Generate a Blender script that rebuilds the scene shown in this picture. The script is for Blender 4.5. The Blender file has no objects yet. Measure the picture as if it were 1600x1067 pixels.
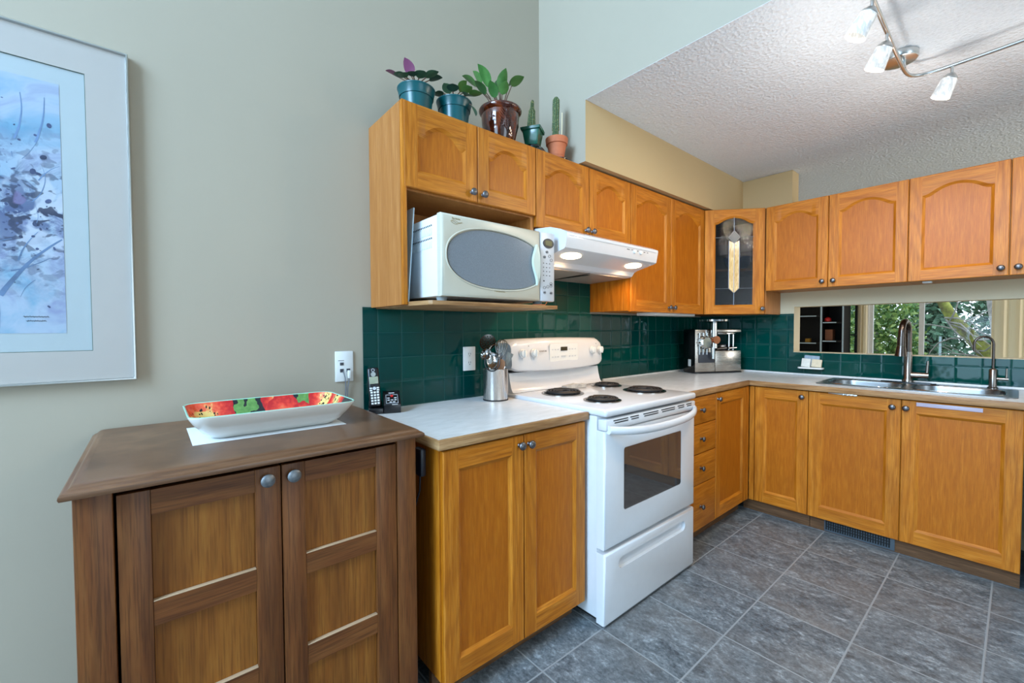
import bpy, bmesh, math, random
from mathutils import Vector, Matrix
S = bpy.context.scene
COL = S.collection
PI = math.pi
random.seed(7)

# ------------------------------------------------------------------ camera
CAM = Vector((0.2239, -1.8376, 1.2587))
cd = bpy.data.cameras.new('camera'); cam = bpy.data.objects.new('camera', cd); COL.objects.link(cam)
cr = Vector((0.76506, -0.643944, -0.0043319)); cu = Vector((0.0211496, 0.018403, 0.999607)); cf = Vector((0.643611, 0.764851, -0.0276986))
cam.matrix_world = Matrix(((cr.x, cu.x, -cf.x, CAM.x), (cr.y, cu.y, -cf.y, CAM.y), (cr.z, cu.z, -cf.z, CAM.z), (0, 0, 0, 1)))
cd.sensor_width = 36; cd.lens = 668.38 * 36 / 1600; cd.clip_start = 0.02; cd.clip_end = 200
S.camera = cam
# ------------------------------------------------------------------ colour management, world, daylight
S.view_settings.view_transform = 'Standard'; S.view_settings.look = 'None'
S.view_settings.gamma = 1; S.view_settings.use_curve_mapping = False
S.view_settings.exposure = 0.0
W = bpy.data.worlds.new('sky'); S.world = W; W.use_nodes = True
bg = W.node_tree.nodes['Background']; bg.inputs[0].default_value = (0.74, 0.88, 1.0, 1); bg.inputs[1].default_value = 2.4

def area(name, loc, direction, sx, sy, power, color):
    l = bpy.data.lights.new(name, 'AREA'); l.shape = 'RECTANGLE'; l.size = sx; l.size_y = sy; l.energy = power; l.color = color
    o = bpy.data.objects.new(name, l); COL.objects.link(o); o.location = loc
    o.rotation_euler = Vector(direction).to_track_quat('-Z', 'Z').to_euler()
    return o
area('daylight_high_window', (-2.92, -1.45, 3.3), (1, 0.0, -0.10), 2.2, 1.5, 375, (0.44, 0.69, 1.0))
area('daylight_rear_door', (1.15, -5.9, 1.2), (0.0, 1, 0.0), 1.8, 2.2, 26, (0.66, 0.84, 1.0))
area('daylight_left_door', (-2.92, -1.9, 1.2), (1, 0.1, 0.0), 2.2, 1.9, 60, (0.40, 0.73, 1.0))
area('added_dining_fill', (5.0, -5.9, 1.1), (0.3, 1, 0.0), 1.2, 2.0, 85, (1.0, 0.97, 0.92))  # added unseen fill that brightens the curtains beyond the opening

# ------------------------------------------------------------------ helpers
def lin(c):
    c /= 255.0
    return c / 12.92 if c <= 0.04045 else ((c + 0.055) / 1.055) ** 2.4
def rgb(r, g, b): return (lin(r), lin(g), lin(b), 1)

class MB:
    """collects shapes; build() links them as one mesh object"""
    def __init__(s, T=None): s.bm = bmesh.new(); s.T = T
    def _new(s, f):
        n0 = len(s.bm.verts); f(); s.bm.verts.ensure_lookup_table(); return s.bm.verts[n0:]
    def box(s, x0, x1, y0, y1, z0, z1, bev=0, seg=2, M=None):
        m = Matrix.Translation(((x0+x1)/2, (y0+y1)/2, (z0+z1)/2)) @ Matrix.Diagonal((abs(x1-x0), abs(y1-y0), abs(z1-z0), 1))
        if M is not None: m = M @ m
        r = bmesh.ops.create_cube(s.bm, size=1, matrix=m)
        if bev > 0:
            es = list({e for v in r['verts'] for e in v.link_edges})
            bmesh.ops.bevel(s.bm, geom=es, offset=bev, segments=seg, profile=0.5, affect='EDGES')
        return s
    def face(s, pts):
        vs = [s.bm.verts.new(p) for p in pts]
        try: return s.bm.faces.new(vs)
        except ValueError: return None
    def loft(s, loops, closed=True, cap0=False, cap1=False):
        vl = [[s.bm.verts.new(p) for p in L] for L in loops]
        n = len(vl[0])
        for a, b in zip(vl, vl[1:]):
            for i in range(n if closed else n-1):
                j = (i+1) % n
                try: s.bm.faces.new((a[i], a[j], b[j], b[i]))
                except ValueError: pass
        if cap0: s.bm.faces.new(list(reversed(vl[0])))
        if cap1: s.bm.faces.new(vl[-1])
        return s
    def cyl(s, p0, p1, r0, r1=None, n=20, caps=True):
        r1 = r0 if r1 is None else r1
        p0, p1 = Vector(p0), Vector(p1)
        q = (p1-p0).to_track_quat('Z', 'Y')
        L = [[p + q @ Vector((r*math.cos(2*PI*i/n), r*math.sin(2*PI*i/n), 0)) for i in range(n)] for p, r in ((p0, r0), (p1, r1))]
        return s.loft(L, True, caps, caps)
    def lathe(s, prof, c=(0, 0, 0), n=28, axis=None):
        """prof: (radius, height) pairs along axis"""
        q = Vector(axis).to_track_quat('Z', 'Y') if axis is not None else None
        c = Vector(c); L = []
        for r, h in prof:
            r = max(r, 1e-5)
            ring = []
            for i in range(n):
                v = Vector((r*math.cos(2*PI*i/n), r*math.sin(2*PI*i/n), h))
                ring.append(c + (q @ v if q else v))
            L.append(ring)
        return s.loft(L, True, True, True)
    def tube(s, pts, r, n=8, closed=False, caps=True):
        pts = [Vector(p) for p in pts]; m = len(pts); L = []
        nrm = None
        for i in range(m):
            a = pts[(i-1) % m] if (closed or i > 0) else pts[i]
            b = pts[(i+1) % m] if (closed or i < m-1) else pts[i]
            t = (b-a)
            t = t.normalized() if t.length > 1e-9 else Vector((0, 0, 1))
            if nrm is None:
                nrm = t.orthogonal().normalized()
            else:
                nrm = (nrm - t*nrm.dot(t))
                nrm = nrm.normalized() if nrm.length > 1e-6 else t.orthogonal().normalized()
            bn = t.cross(nrm)
            rr = r[i] if isinstance(r, (list, tuple)) else r
            L.append([pts[i] + (nrm*math.cos(2*PI*k/n) + bn*math.sin(2*PI*k/n))*rr for k in range(n)])
        if closed: L.append(L[0]); return s.loft(L)
        return s.loft(L, True, caps, caps)
    def prism(s, poly, f, a0, a1, bev=0):
        """poly 2D points extruded; f(p, a) -> 3D"""
        n0 = len(s.bm.edges)
        s.loft([[f(p, a0) for p in poly], [f(p, a1) for p in poly]], True, True, True)
        if bev:
            s.bm.edges.ensure_lookup_table()
            bmesh.ops.bevel(s.bm, geom=list(s.bm.edges[n0:]), offset=bev, segments=2, profile=0.5, affect='EDGES')
        return s
    def plate(s, outer, holes, f, thick, floor=None, bevel=0):
        """flat plate with holes, f(u, w, n) -> 3D; n=0 front, -thick back; bevel rounds the front border"""
        bm = s.bm; ed = []; loops = []
        inn = outer
        if bevel:
            cx = sum(p[0] for p in outer)/len(outer); cw = sum(p[1] for p in outer)/len(outer)
            def sh(p): return (p[0]-math.copysign(min(bevel, abs(p[0]-cx)), p[0]-cx), p[1]-math.copysign(min(bevel, abs(p[1]-cw)), p[1]-cw))
            inn = [sh(p) for p in outer]
        for L in [inn] + holes:
            vs = [bm.verts.new(f(p[0], p[1], 0)) for p in L]; loops.append(vs)
            for i in range(len(vs)): ed.append(bm.edges.new((vs[i], vs[(i+1) % len(vs)])))
        bmesh.ops.triangle_fill(bm, use_beauty=True, use_dissolve=False, edges=ed)
        def wall(vs, L, dn):
            b = [bm.verts.new(f(p[0], p[1], -dn)) for p in L]
            for i in range(len(vs)):
                j = (i+1) % len(vs)
                bm.faces.new((vs[i], vs[j], b[j], b[i]))
            return b
        if bevel:
            v1 = wall(loops[0], [((a[0]+b[0])/2+(a[0]-b[0])*0.2, (a[1]+b[1])/2+(a[1]-b[1])*0.2) for a, b in zip(outer, inn)], bevel*0.3)
            v2 = [bm.verts.new(f(p[0], p[1], -bevel)) for p in outer]
            for i in range(len(v1)):
                j = (i+1) % len(v1); bm.faces.new((v1[i], v1[j], v2[j], v2[i]))
            wall(v2, outer, thick)
        else: wall(loops[0], outer, thick)
        for vs, L in zip(loops[1:], holes):
            b = wall(vs, L, thick if floor is None else floor)
            if floor is not None: bm.faces.new(b)
        return s
    def build(s, name, mat, parent=None, label=None, smooth=40):
        bm = s.bm
        if s.T is not None: bmesh.ops.transform(bm, matrix=s.T, verts=bm.verts)
        if parent is not None:
            off = Vector(); p = parent
            while p is not None: off += Vector(p.location); p = p.parent
            bmesh.ops.translate(bm, vec=-off, verts=bm.verts)
        bmesh.ops.recalc_face_normals(bm, faces=bm.faces)
        me = bpy.data.meshes.new(name); bm.to_mesh(me); bm.free()
        o = bpy.data.objects.new(name, me); COL.objects.link(o)
        if isinstance(mat, (list, tuple)):
            for m in mat: me.materials.append(m)
        elif mat: me.materials.append(mat)
        if smooth:
            me.polygons.foreach_set('use_smooth', [True]*len(me.polygons))
            me.set_sharp_from_angle(angle=math.radians(smooth))
        if parent is not None: o.parent = parent
        if label: o['label'] = label
        return o

def thing(name, label, cat, loc=(0, 0, 0), group=None):
    o = bpy.data.objects.new(name, None); COL.objects.link(o); o.location = loc; o.empty_display_size = 0.05
    o['label'] = label; o['category'] = cat
    if group: o['group'] = group
    return o
def tag(o, label, cat, group=None):
    o['label'] = label; o['category'] = cat
    if group: o['group'] = group
    return o
def struct(o, label=None):
    o['kind'] = 'structure'
    if label: o['label'] = label
    return o
def text(name, body, size, mat, parent, pos, udir, wdir, label=None, align='CENTER', ext=0.0003):
    c = bpy.data.curves.new(name, 'FONT'); c.body = body; c.size = size; c.align_x = align; c.align_y = 'CENTER'; c.extrude = ext
    c.materials.append(mat)
    o = bpy.data.objects.new(name, c); COL.objects.link(o)
    u = Vector(udir).normalized(); w = Vector(wdir).normalized(); n = u.cross(w)
    off = Vector(); p = parent
    while p is not None: off += Vector(p.location); p = p.parent
    q = Vector(pos) - off
    bpy.context.view_layer.update()
    o.parent = parent
    o.matrix_local = Matrix(((u.x, w.x, n.x, q.x), (u.y, w.y, n.y, q.y), (u.z, w.z, n.z, q.z), (0, 0, 0, 1)))
    me = bpy.data.meshes.new_from_object(o.evaluated_get(bpy.context.evaluated_depsgraph_get()))
    ob = bpy.data.objects.new(name, me); COL.objects.link(ob); ob.parent = parent; ob.matrix_local = o.matrix_local.copy()
    nm = o.name; bpy.data.objects.remove(o); bpy.data.curves.remove(c); ob.name = nm
    if label: ob['label'] = label
    return ob
def rrect(x0, x1, y0, y1, r, n=6):
    P = []
    for cx, cy, a in ((x1-r, y1-r, 0), (x0+r, y1-r, PI/2), (x0+r, y0+r, PI), (x1-r, y0+r, 3*PI/2)):
        for i in range(n+1):
            t = a + PI/2*i/n; P.append((cx+r*math.cos(t), cy+r*math.sin(t)))
    return P

# ------------------------------------------------------------------ materials
class NT:
    def __init__(s, name):
        s.m = bpy.data.materials.new(name); s.m.use_nodes = True; s.t = s.m.node_tree
        s.b = s.t.nodes['Principled BSDF']; s.out = s.t.nodes['Material Output']
    def n(s, typ, **k):
        x = s.t.nodes.new(typ)
        for a, v in k.items(): setattr(x, a, v)
        return x
    def l(s, a, b): s.t.links.new(a, b)
    def setp(s, **k):
        for a, v in k.items():
            a = a.replace('_', ' ')
            if hasattr(v, 'is_linked') or isinstance(v, bpy.types.NodeSocket): s.l(v, s.b.inputs[a])
            else: s.b.inputs[a].default_value = v
        return s
    def math(s, op, a, b=None, c=None, clamp=False):
        x = s.n('ShaderNodeMath', operation=op); x.use_clamp = clamp
        for i, v in enumerate((a, b, c)):
            if v is None: continue
            if isinstance(v, bpy.types.NodeSocket): s.l(v, x.inputs[i])
            else: x.inputs[i].default_value = v
        return x.outputs[0]
    def co(s, scale=(1, 1, 1), rand=0.0, src='Object'):
        tc = s.n('ShaderNodeTexCoord'); mp = s.n('ShaderNodeMapping'); mp.inputs['Scale'].default_value = scale
        if rand:
            oi = s.n('ShaderNodeObjectInfo'); ad = s.n('ShaderNodeVectorMath', operation='MULTIPLY_ADD')
            s.l(oi.outputs['Random'], ad.inputs[0]); ad.inputs[1].default_value = (rand, rand*1.7, rand*2.3); s.l(tc.outputs[src], ad.inputs[2])
            s.l(ad.outputs[0], mp.inputs['Vector'])
        else: s.l(tc.outputs[src], mp.inputs['Vector'])
        return mp.outputs[0]
    def noise(s, vec, scale=5, detail=3, rough=0.5, dist=0.0):
        x = s.n('ShaderNodeTexNoise'); s.l(vec, x.inputs['Vector']); x.inputs['Scale'].default_value = scale
        x.inputs['Detail'].default_value = detail; x.inputs['Roughness'].default_value = rough; x.inputs['Distortion'].default_value = dist
        return x.outputs['Fac']
    def ramp(s, fac, stops, interp='LINEAR'):
        x = s.n('ShaderNodeValToRGB'); x.color_ramp.interpolation = interp
        s.l(fac, x.inputs[0]); e = x.color_ramp.elements
        while len(e) < len(stops): e.new(0.5)
        for q, (p, c) in zip(e, stops): q.position = p; q.color = c if len(c) == 4 else (*c, 1)
        return x.outputs[0]
    def mix(s, fac, a, b, typ='MIX'):
        x = s.n('ShaderNodeMix', data_type='RGBA', blend_type=typ)
        for i, v in ((0, fac), (6, a), (7, b)):
            if isinstance(v, bpy.types.NodeSocket): s.l(v, x.inputs[i])
            else: x.inputs[i].default_value = v
        return x.outputs[2]
    def bump(s, h, strength=0.2, dist=0.002, normal=None):
        x = s.n('ShaderNodeBump'); x.inputs['Strength'].default_value = strength; x.inputs['Distance'].default_value = dist
        s.l(h, x.inputs['Height'])
        if normal is not None: s.l(normal, x.inputs['Normal'])
        s.l(x.outputs[0], s.b.inputs['Normal']); return x.outputs[0]

def plain(name, col, rough=0.5, metal=0.0, noise=0.04, bump=0.0, nscale=30, **k):
    t = NT(name); v = t.co(rand=3.0)
    f = t.noise(v, nscale, 3)
    d = tuple(c*(1-noise) for c in col[:3]) + (1,); u = tuple(min(1, c*(1+noise)) for c in col[:3]) + (1,)
    t.setp(Base_Color=t.ramp(f, [(0.3, d), (0.7, u)]), Roughness=rough, Metallic=metal)
    if bump: t.bump(f, bump, 0.001)
    for a, val in k.items(): t.b.inputs[a.replace('_', ' ')].default_value = val
    return t.m
def paint(name, col):
    t = NT(name); v = t.co(); f = t.noise(v, 2.2, 3); g = t.noise(v, 320, 2)
    d = tuple(c*0.97 for c in col[:3]) + (1,)
    t.setp(Base_Color=t.ramp(f, [(0.3, d), (0.7, col)]), Roughness=0.62); t.bump(g, 0.12, 0.0008); return t.m
def wood(name, axis, c0, c1, c2, pore, rough=0.42, ringf=9.0, coat=0.0, scale=1.0, var=0.05, grain=0.34, spec=0.28):
    """axis: 'v' grain along z, 'h' grain along x and y"""
    t = NT(name)
    st = (1, 1, 0.10) if axis == 'v' else (0.10, 0.10, 1)
    v = t.co(tuple(q*scale for q in st), rand=7.0)
    big = t.noise(v, 4.2, 2, 0.45, 0.25)
    rings = t.math('SINE', t.math('MULTIPLY', big, ringf*2.2*6.28))
    rings = t.math('POWER', t.math('MULTIPLY_ADD', rings, 0.5, 0.5), 2.5)
    streak = t.noise(v, 60, 4, 0.6)
    st2 = (1, 1, 0.03) if axis == 'v' else (0.03, 0.03, 1)
    fine = t.noise(t.co(tuple(q*scale for q in st2), rand=5.0), 300, 2, 0.6)
    col = t.ramp(streak, [(0.3, c0), (0.5, c1), (0.7, c2)])
    col = t.mix(t.math('MULTIPLY', rings, grain), col, pore)
    pm = t.ramp(fine, [(0.36, (1, 1, 1, 1)), (0.52, (0, 0, 0, 1))])
    col = t.mix(t.math('MULTIPLY', pm, 0.5), col, pore)
    oi = t.n('ShaderNodeObjectInfo'); hs = t.n('ShaderNodeHueSaturation')
    t.l(col, hs.inputs['Color']); t.l(t.math('MULTIPLY_ADD', oi.outputs['Random'], var*2, 1-var), hs.inputs['Value'])
    t.setp(Base_Color=hs.outputs[0], Roughness=rough, Coat_Weight=coat, Coat_Roughness=0.18, Specular_IOR_Level=spec)
    t.bump(fine, 0.06, 0.0005)
    return t.m
M = {}
M['green_paint'] = paint('sage_wall_paint', rgb(170, 159, 140))
M['tan_paint'] = paint('tan_wall_paint', rgb(204, 186, 152))  # same paint as the soffit, lightened to offset shade on the sink wall
M['lamplit_tan_paint'] = paint('lamplit_tan_paint', rgb(194, 167, 122))  # same paint as the sink wall, with warm lamp light put into the colour
M['white_paint'] = paint('white_paint', rgb(232, 230, 224))
oakc = (rgb(178, 102, 16), rgb(190, 114, 26), rgb(202, 129, 42), rgb(134, 68, 8))
M['oak_v'] = wood('oak_vertical', 'v', *oakc); M['oak_h'] = wood('oak_horizontal', 'h', *oakc)
M['oak_panel'] = wood('oak_veneer_panel', 'v', rgb(170, 92, 10), rgb(179, 100, 13), rgb(189, 111, 22), rgb(144, 74, 6), ringf=4, scale=1.6, grain=0.16)
M['oak_side'] = wood('oak_veneer_side', 'v', rgb(162, 102, 48), rgb(168, 109, 54), rgb(178, 120, 66), rgb(146, 86, 34), ringf=3)
M['oak_edge'] = wood('oak_counter_edge', 'h', rgb(142, 102, 62), rgb(170, 128, 84), rgb(190, 150, 106), rgb(118, 80, 46), coat=0.0)
M['oak_dark'] = wood('oak_toe_kick', 'h', rgb(92, 62, 38), rgb(112, 78, 50), rgb(128, 92, 62), rgb(76, 50, 30), coat=0, rough=0.6)
wc = (rgb(104, 58, 26), rgb(115, 67, 31), rgb(126, 78, 38), rgb(64, 34, 14))
M['walnut_v'] = wood('brown_wood_vertical', 'v', *wc, ringf=6); M['walnut_h'] = wood('brown_wood_horizontal', 'h', *wc, ringf=6)
M['walnut_panel'] = wood('brown_wood_panel', 'v', rgb(128, 74, 24), rgb(140, 85, 30), rgb(152, 98, 38), rgb(92, 50, 16), ringf=2, scale=0.8)
M['walnut_top'] = wood('brown_wood_top', 'h', rgb(104, 70, 46), rgb(116, 80, 54), rgb(128, 92, 64), rgb(74, 46, 28), ringf=5, rough=0.34, coat=0.1, spec=0.4)
M['pale_wood'] = plain('pale_wood_edge', rgb(190, 160, 128), 0.4)
M['white_enamel'] = plain('white_enamel', rgb(216, 216, 218), 0.16, noise=0.01, Coat_Weight=0.3)
M['white_plastic'] = plain('white_plastic', rgb(226, 226, 222), 0.35, noise=0.01)
M['cream_plastic'] = plain('cream_plastic', rgb(192, 186, 168), 0.3, noise=0.01)
M['microwave_case'] = plain('microwave_case', rgb(222, 224, 226), 0.35, noise=0.01)
M['panel_grey'] = plain('control_panel_grey', rgb(200, 202, 206), 0.35, noise=0.01)
M['black_plastic'] = plain('black_plastic', rgb(20, 20, 23), 0.3, noise=0.1)
M['black_gloss'] = plain('black_gloss', rgb(14, 14, 16), 0.1, noise=0.05)
M['black_matte'] = plain('black_matte', rgb(16, 15, 15), 0.7)
M['dark_gap'] = plain('dark_gap', rgb(12, 10, 9), 0.9)
M['navy'] = plain('dark_navy_plastic', rgb(20, 26, 38), 0.45)
M['chrome'] = plain('chrome', rgb(196, 194, 192), 0.07, 1.0, 0.02)
M['silver'] = plain('silver_frame_metal', rgb(200, 202, 200), 0.28, 1.0, 0.03)
M['nickel'] = plain('brushed_nickel', rgb(138, 128, 120), 0.27, 1.0, 0.04)
M['dark_nickel'] = plain('dark_nickel', rgb(92, 82, 76), 0.26, 1.0, 0.05)
M['pewter'] = plain('pewter_knob', rgb(112, 110, 112), 0.38, 1.0, 0.15, bump=0.1, nscale=120)
M['iron'] = plain('black_iron_coil', rgb(38, 36, 36), 0.5, 0.3, 0.15, bump=0.1)
M['drip'] = plain('drip_pan_chrome', rgb(150, 146, 142), 0.2, 1.0, 0.05)
def brushed(name, col, st, rough=0.26):
    t = NT(name); v = t.co(st, rand=2.0); f = t.noise(v, 60, 3)
    t.setp(Base_Color=t.ramp(f, [(0.3, tuple(c*0.88 for c in col[:3])+(1,)), (0.7, col)]), Metallic=1.0,
           Roughness=t.math('MULTIPLY_ADD', f, 0.15, rough-0.07)); t.bump(f, 0.04, 0.0004); return t.m
M['steel_v'] = brushed('brushed_steel_vertical', rgb(205, 200, 194), (3, 3, 0.05))
M['steel_h'] = brushed('brushed_steel_horizontal', rgb(200, 192, 182), (0.05, 0.05, 3))
M['sink_steel'] = brushed('sink_steel', rgb(150, 150, 150), (1, 0.05, 1), 0.30)
M['terracotta'] = plain('terracotta', rgb(188, 104, 66), 0.75, noise=0.1, bump=0.05)
M['teal_pot'] = plain('teal_plastic_pot', rgb(2, 76, 80), 0.3, noise=0.05)
M['brown_glaze'] = None
t = NT('brown_glaze'); f = t.noise(t.co((1, 1, 0.35)), 26, 3, 0.5, 0.6)
t.setp(Base_Color=t.ramp(f, [(0.3, rgb(30, 12, 8)), (0.52, rgb(72, 26, 10)), (0.72, rgb(120, 50, 16))]), Roughness=0.07, Coat_Weight=0.6, Coat_Roughness=0.03); M['brown_glaze'] = t.m
M['green_glaze'] = plain('green_glaze', rgb(12, 84, 66), 0.15, noise=0.15)
M['soil'] = plain('soil', rgb(42, 32, 24), 0.95, noise=0.4, bump=0.6, nscale=90)
def leafm(name, a, b, c, rough=0.4):
    t = NT(name); f = t.noise(t.co(rand=3), 24, 2); g = t.n('ShaderNodeNewGeometry')
    fr = t.math('ADD', t.math('MULTIPLY', f, 0.5), t.math('MULTIPLY', g.outputs['Random Per Island'], 0.5))
    t.setp(Base_Color=t.ramp(fr, [(0.2, a), (0.5, b), (0.8, c)]), Roughness=rough, Subsurface_Weight=0.0)
    return t.m
M['leaf'] = leafm('violet_leaf', rgb(40, 78, 38), rgb(66, 116, 52), rgb(98, 146, 76))
M['leaf_dark'] = leafm('dark_leaf', rgb(42, 72, 62), rgb(58, 98, 74), rgb(92, 124, 88))
M['leaf_purple'] = leafm('purple_leaf_back', rgb(84, 34, 62), rgb(112, 50, 84), rgb(126, 66, 96))
M['stem_brown'] = plain('leaf_stem', rgb(92, 66, 48), 0.6)
t = NT('cactus_skin'); v = t.co(); f = t.noise(v, 160, 2)
t.setp(Base_Color=t.ramp(f, [(0.35, rgb(50, 72, 44)), (0.55, rgb(78, 98, 58)), (0.7, rgb(150, 140, 92))]), Roughness=0.7); t.bump(f, 0.6, 0.003); M['cactus'] = t.m
M['spine'] = plain('cactus_spine', rgb(196, 168, 108), 0.6)
M['stick'] = plain('bamboo_stick', rgb(224, 206, 168), 0.6)
M['paper'] = plain('white_paper', rgb(228, 232, 234), 0.6, noise=0.01)
M['cloth_white'] = plain('white_cloth', rgb(214, 210, 200), 0.9, noise=0.06, bump=0.4, nscale=60)
M['cloth_cream'] = plain('cream_sponge', rgb(212, 196, 168), 0.9, noise=0.08, bump=0.4, nscale=60)
M['cloth_blue'] = plain('blue_grey_sponge', rgb(138, 156, 172), 0.9, noise=0.08, bump=0.4, nscale=60)
M['lcd'] = plain('lcd_olive', rgb(98, 92, 50), 0.2)
M['lcd_dark'] = plain('lcd_dark', rgb(58, 48, 26), 0.2)
M['lcd_pale'] = plain('lcd_pale', rgb(150, 152, 128), 0.2)
M['ink'] = plain('dark_print', rgb(60, 60, 66), 0.5)
M['gold_ink'] = plain('gold_print', rgb(150, 132, 84), 0.4)
M['white_ink'] = plain('white_print', rgb(225, 225, 225), 0.5)
M['red'] = plain('red_button', rgb(205, 36, 34), 0.4)
M['marble'] = plain('grey_marble', rgb(176, 168, 158), 0.4, noise=0.25, nscale=40)
M['lavender'] = plain('lavender_plastic', rgb(186, 172, 186), 0.35)
t = NT('cream_curtain'); tl_ = t.n('ShaderNodeBsdfTranslucent'); tl_.inputs[0].default_value = rgb(253, 247, 232); df = t.n('ShaderNodeBsdfDiffuse'); df.inputs[0].default_value = rgb(244, 234, 210)
mx = t.n('ShaderNodeMixShader'); mx.inputs[0].default_value = 0.6; t.l(df.outputs[0], mx.inputs[1]); t.l(tl_.outputs[0], mx.inputs[2]); t.l(mx.outputs[0], t.out.inputs[0]); M['curtain'] = t.m
M['pale_blue'] = plain('pale_blue_edge', rgb(176, 198, 208), 0.4)
# ceiling: knock-down texture
t = NT('textured_ceiling'); v = t.co(); vo = t.n('ShaderNodeTexVoronoi'); t.l(v, vo.inputs['Vector']); vo.inputs['Scale'].default_value = 62
f = t.noise(v, 85, 4, 0.65); h = t.math('ADD', t.math('MULTIPLY', vo.outputs['Distance'], 0.8), f)
t.setp(Base_Color=t.ramp(f, [(0.3, rgb(228, 231, 234)), (0.7, rgb(240, 243, 246))]), Roughness=0.9); t.bump(h, 0.9, 0.0065); M['ceiling'] = t.m
# floor: slate-look tiles
t = NT('slate_floor_tile'); P = 0.3475
tc = t.n('ShaderNodeTexCoord'); sp = t.n('ShaderNodeSeparateXYZ'); t.l(tc.outputs['Object'], sp.inputs[0])
def cell(t, sock, off, pitch): return t.math('DIVIDE', t.math('SUBTRACT', sock, off), pitch)
ux = cell(t, sp.outputs[0], 1.645, P); uy = cell(t, sp.outputs[1], -1.0765, P)
def edge(t, u):
    fr = t.math('FRACT', u); return t.math('MINIMUM', fr, t.math('SUBTRACT', 1.0, fr))
e = t.math('MINIMUM', edge(t, ux), edge(t, uy))
cx = t.n('ShaderNodeCombineXYZ'); t.l(t.math('FLOOR', ux), cx.inputs[0]); t.l(t.math('FLOOR', uy), cx.inputs[1])
wn = t.n('ShaderNodeTexWhiteNoise'); t.l(cx.outputs[0], wn.inputs['Vector'])
ofs = t.n('ShaderNodeVectorMath', operation='MULTIPLY_ADD'); t.l(wn.outputs['Color'], ofs.inputs[0]); ofs.inputs[1].default_value = (9, 9, 9); t.l(tc.outputs['Object'], ofs.inputs[2])
mp = t.n('ShaderNodeMapping'); t.l(ofs.outputs[0], mp.inputs[0]); mp.inputs['Scale'].default_value = (1.35, 0.9, 1); mp.inputs['Rotation'].default_value = (0, 0, 0.5)
n1 = t.noise(mp.outputs[0], 13, 7, 0.7, 0.7); n2 = t.noise(mp.outputs[0], 62, 6, 0.75, 0.4); n3 = t.noise(mp.outputs[0], 3.2, 3, 0.5)
ff = t.math('ADD', t.math('MULTIPLY', n1, 0.48), t.math('MULTIPLY', n2, 0.52))
c = t.ramp(ff, [(0.34, rgb(48, 53, 58)), (0.46, rgb(90, 97, 102)), (0.55, rgb(120, 127, 131)), (0.68, rgb(180, 189, 194))])
c = t.mix(t.ramp(n3, [(0.42, (0, 0, 0, 1)), (0.72, (0.35, 0.35, 0.35, 1))]), c, rgb(128, 116, 106))
gm = t.math('LESS_THAN', e, 0.0095)
t.setp(Base_Color=t.mix(gm, c, rgb(146, 150, 152)), Roughness=t.math('MULTIPLY_ADD', n2, 0.3, 0.32))
hh = t.math('ADD', t.math('MULTIPLY', n2, 0.25), t.math('MULTIPLY', t.math('MINIMUM', t.math('MULTIPLY', e, 60.0), 1.0), 0.8)); t.bump(hh, 0.35, 0.004)
M['floor'] = t.m
# glazed green wall tile, each tile set at its own slight tilt
def walltile(name, ax, off, zoff, pitch=0.1122):
    t = NT(name); tc = t.n('ShaderNodeTexCoord'); sp = t.n('ShaderNodeSeparateXYZ'); t.l(tc.outputs['Object'], sp.inputs[0])
    u = cell(t, sp.outputs[ax], off, pitch); w = cell(t, sp.outputs[2], zoff, pitch)
    e = t.math('MINIMUM', edge(t, u), edge(t, w))
    cx = t.n('ShaderNodeCombineXYZ'); t.l(t.math('FLOOR', u), cx.inputs[0]); t.l(t.math('FLOOR', w), cx.inputs[1])
    wn = t.n('ShaderNodeTexWhiteNoise'); t.l(cx.outputs[0], wn.inputs['Vector'])
    s2 = t.n('ShaderNodeSeparateColor'); t.l(wn.outputs['Color'], s2.inputs[0])
    tilt = t.math('ADD', t.math('MULTIPLY', t.math('SUBTRACT', s2.outputs[0], 0.5), t.math('FRACT', u)), t.math('MULTIPLY', t.math('SUBTRACT', s2.outputs[1], 0.5), t.math('FRACT', w)))
    pil = t.math('MINIMUM', t.math('MULTIPLY', e, 9.0), 1.0)
    pil = t.math('POWER', pil, 0.4)
    wob = t.noise(tc.outputs['Object'], 14, 2)
    h = t.math('ADD', t.math('ADD', t.math('MULTIPLY', tilt, 0.9), t.math('MULTIPLY', pil, 0.55)), t.math('MULTIPLY', wob, 0.5))
    g = t.math('LESS_THAN', e, 0.013)
    col = t.mix(s2.outputs[2], rgb(0, 54, 51), rgb(0, 63, 55))
    t.setp(Base_Color=t.mix(g, col, rgb(20, 72, 68)), Roughness=t.math('MULTIPLY_ADD', g, 0.5, 0.07), Specular_IOR_Level=0.30)
    t.bump(h, 1.0, 0.0022); return t.m
M['tile_a'] = walltile('green_tile_stove_wall', 0, 0.9891, 1.2472); M['tile_b'] = walltile('green_tile_sink_wall', 1, -0.6855, 1.2472)
# laminate
t = NT('pale_laminate'); v = t.co((1, 2.5, 1)); f = t.noise(v, 12, 5, 0.6, 0.5)
t.setp(Base_Color=t.ramp(f, [(0.3, rgb(208, 207, 205)), (0.7, rgb(222, 221, 219))]), Roughness=0.26); M['laminate'] = t.m
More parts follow.
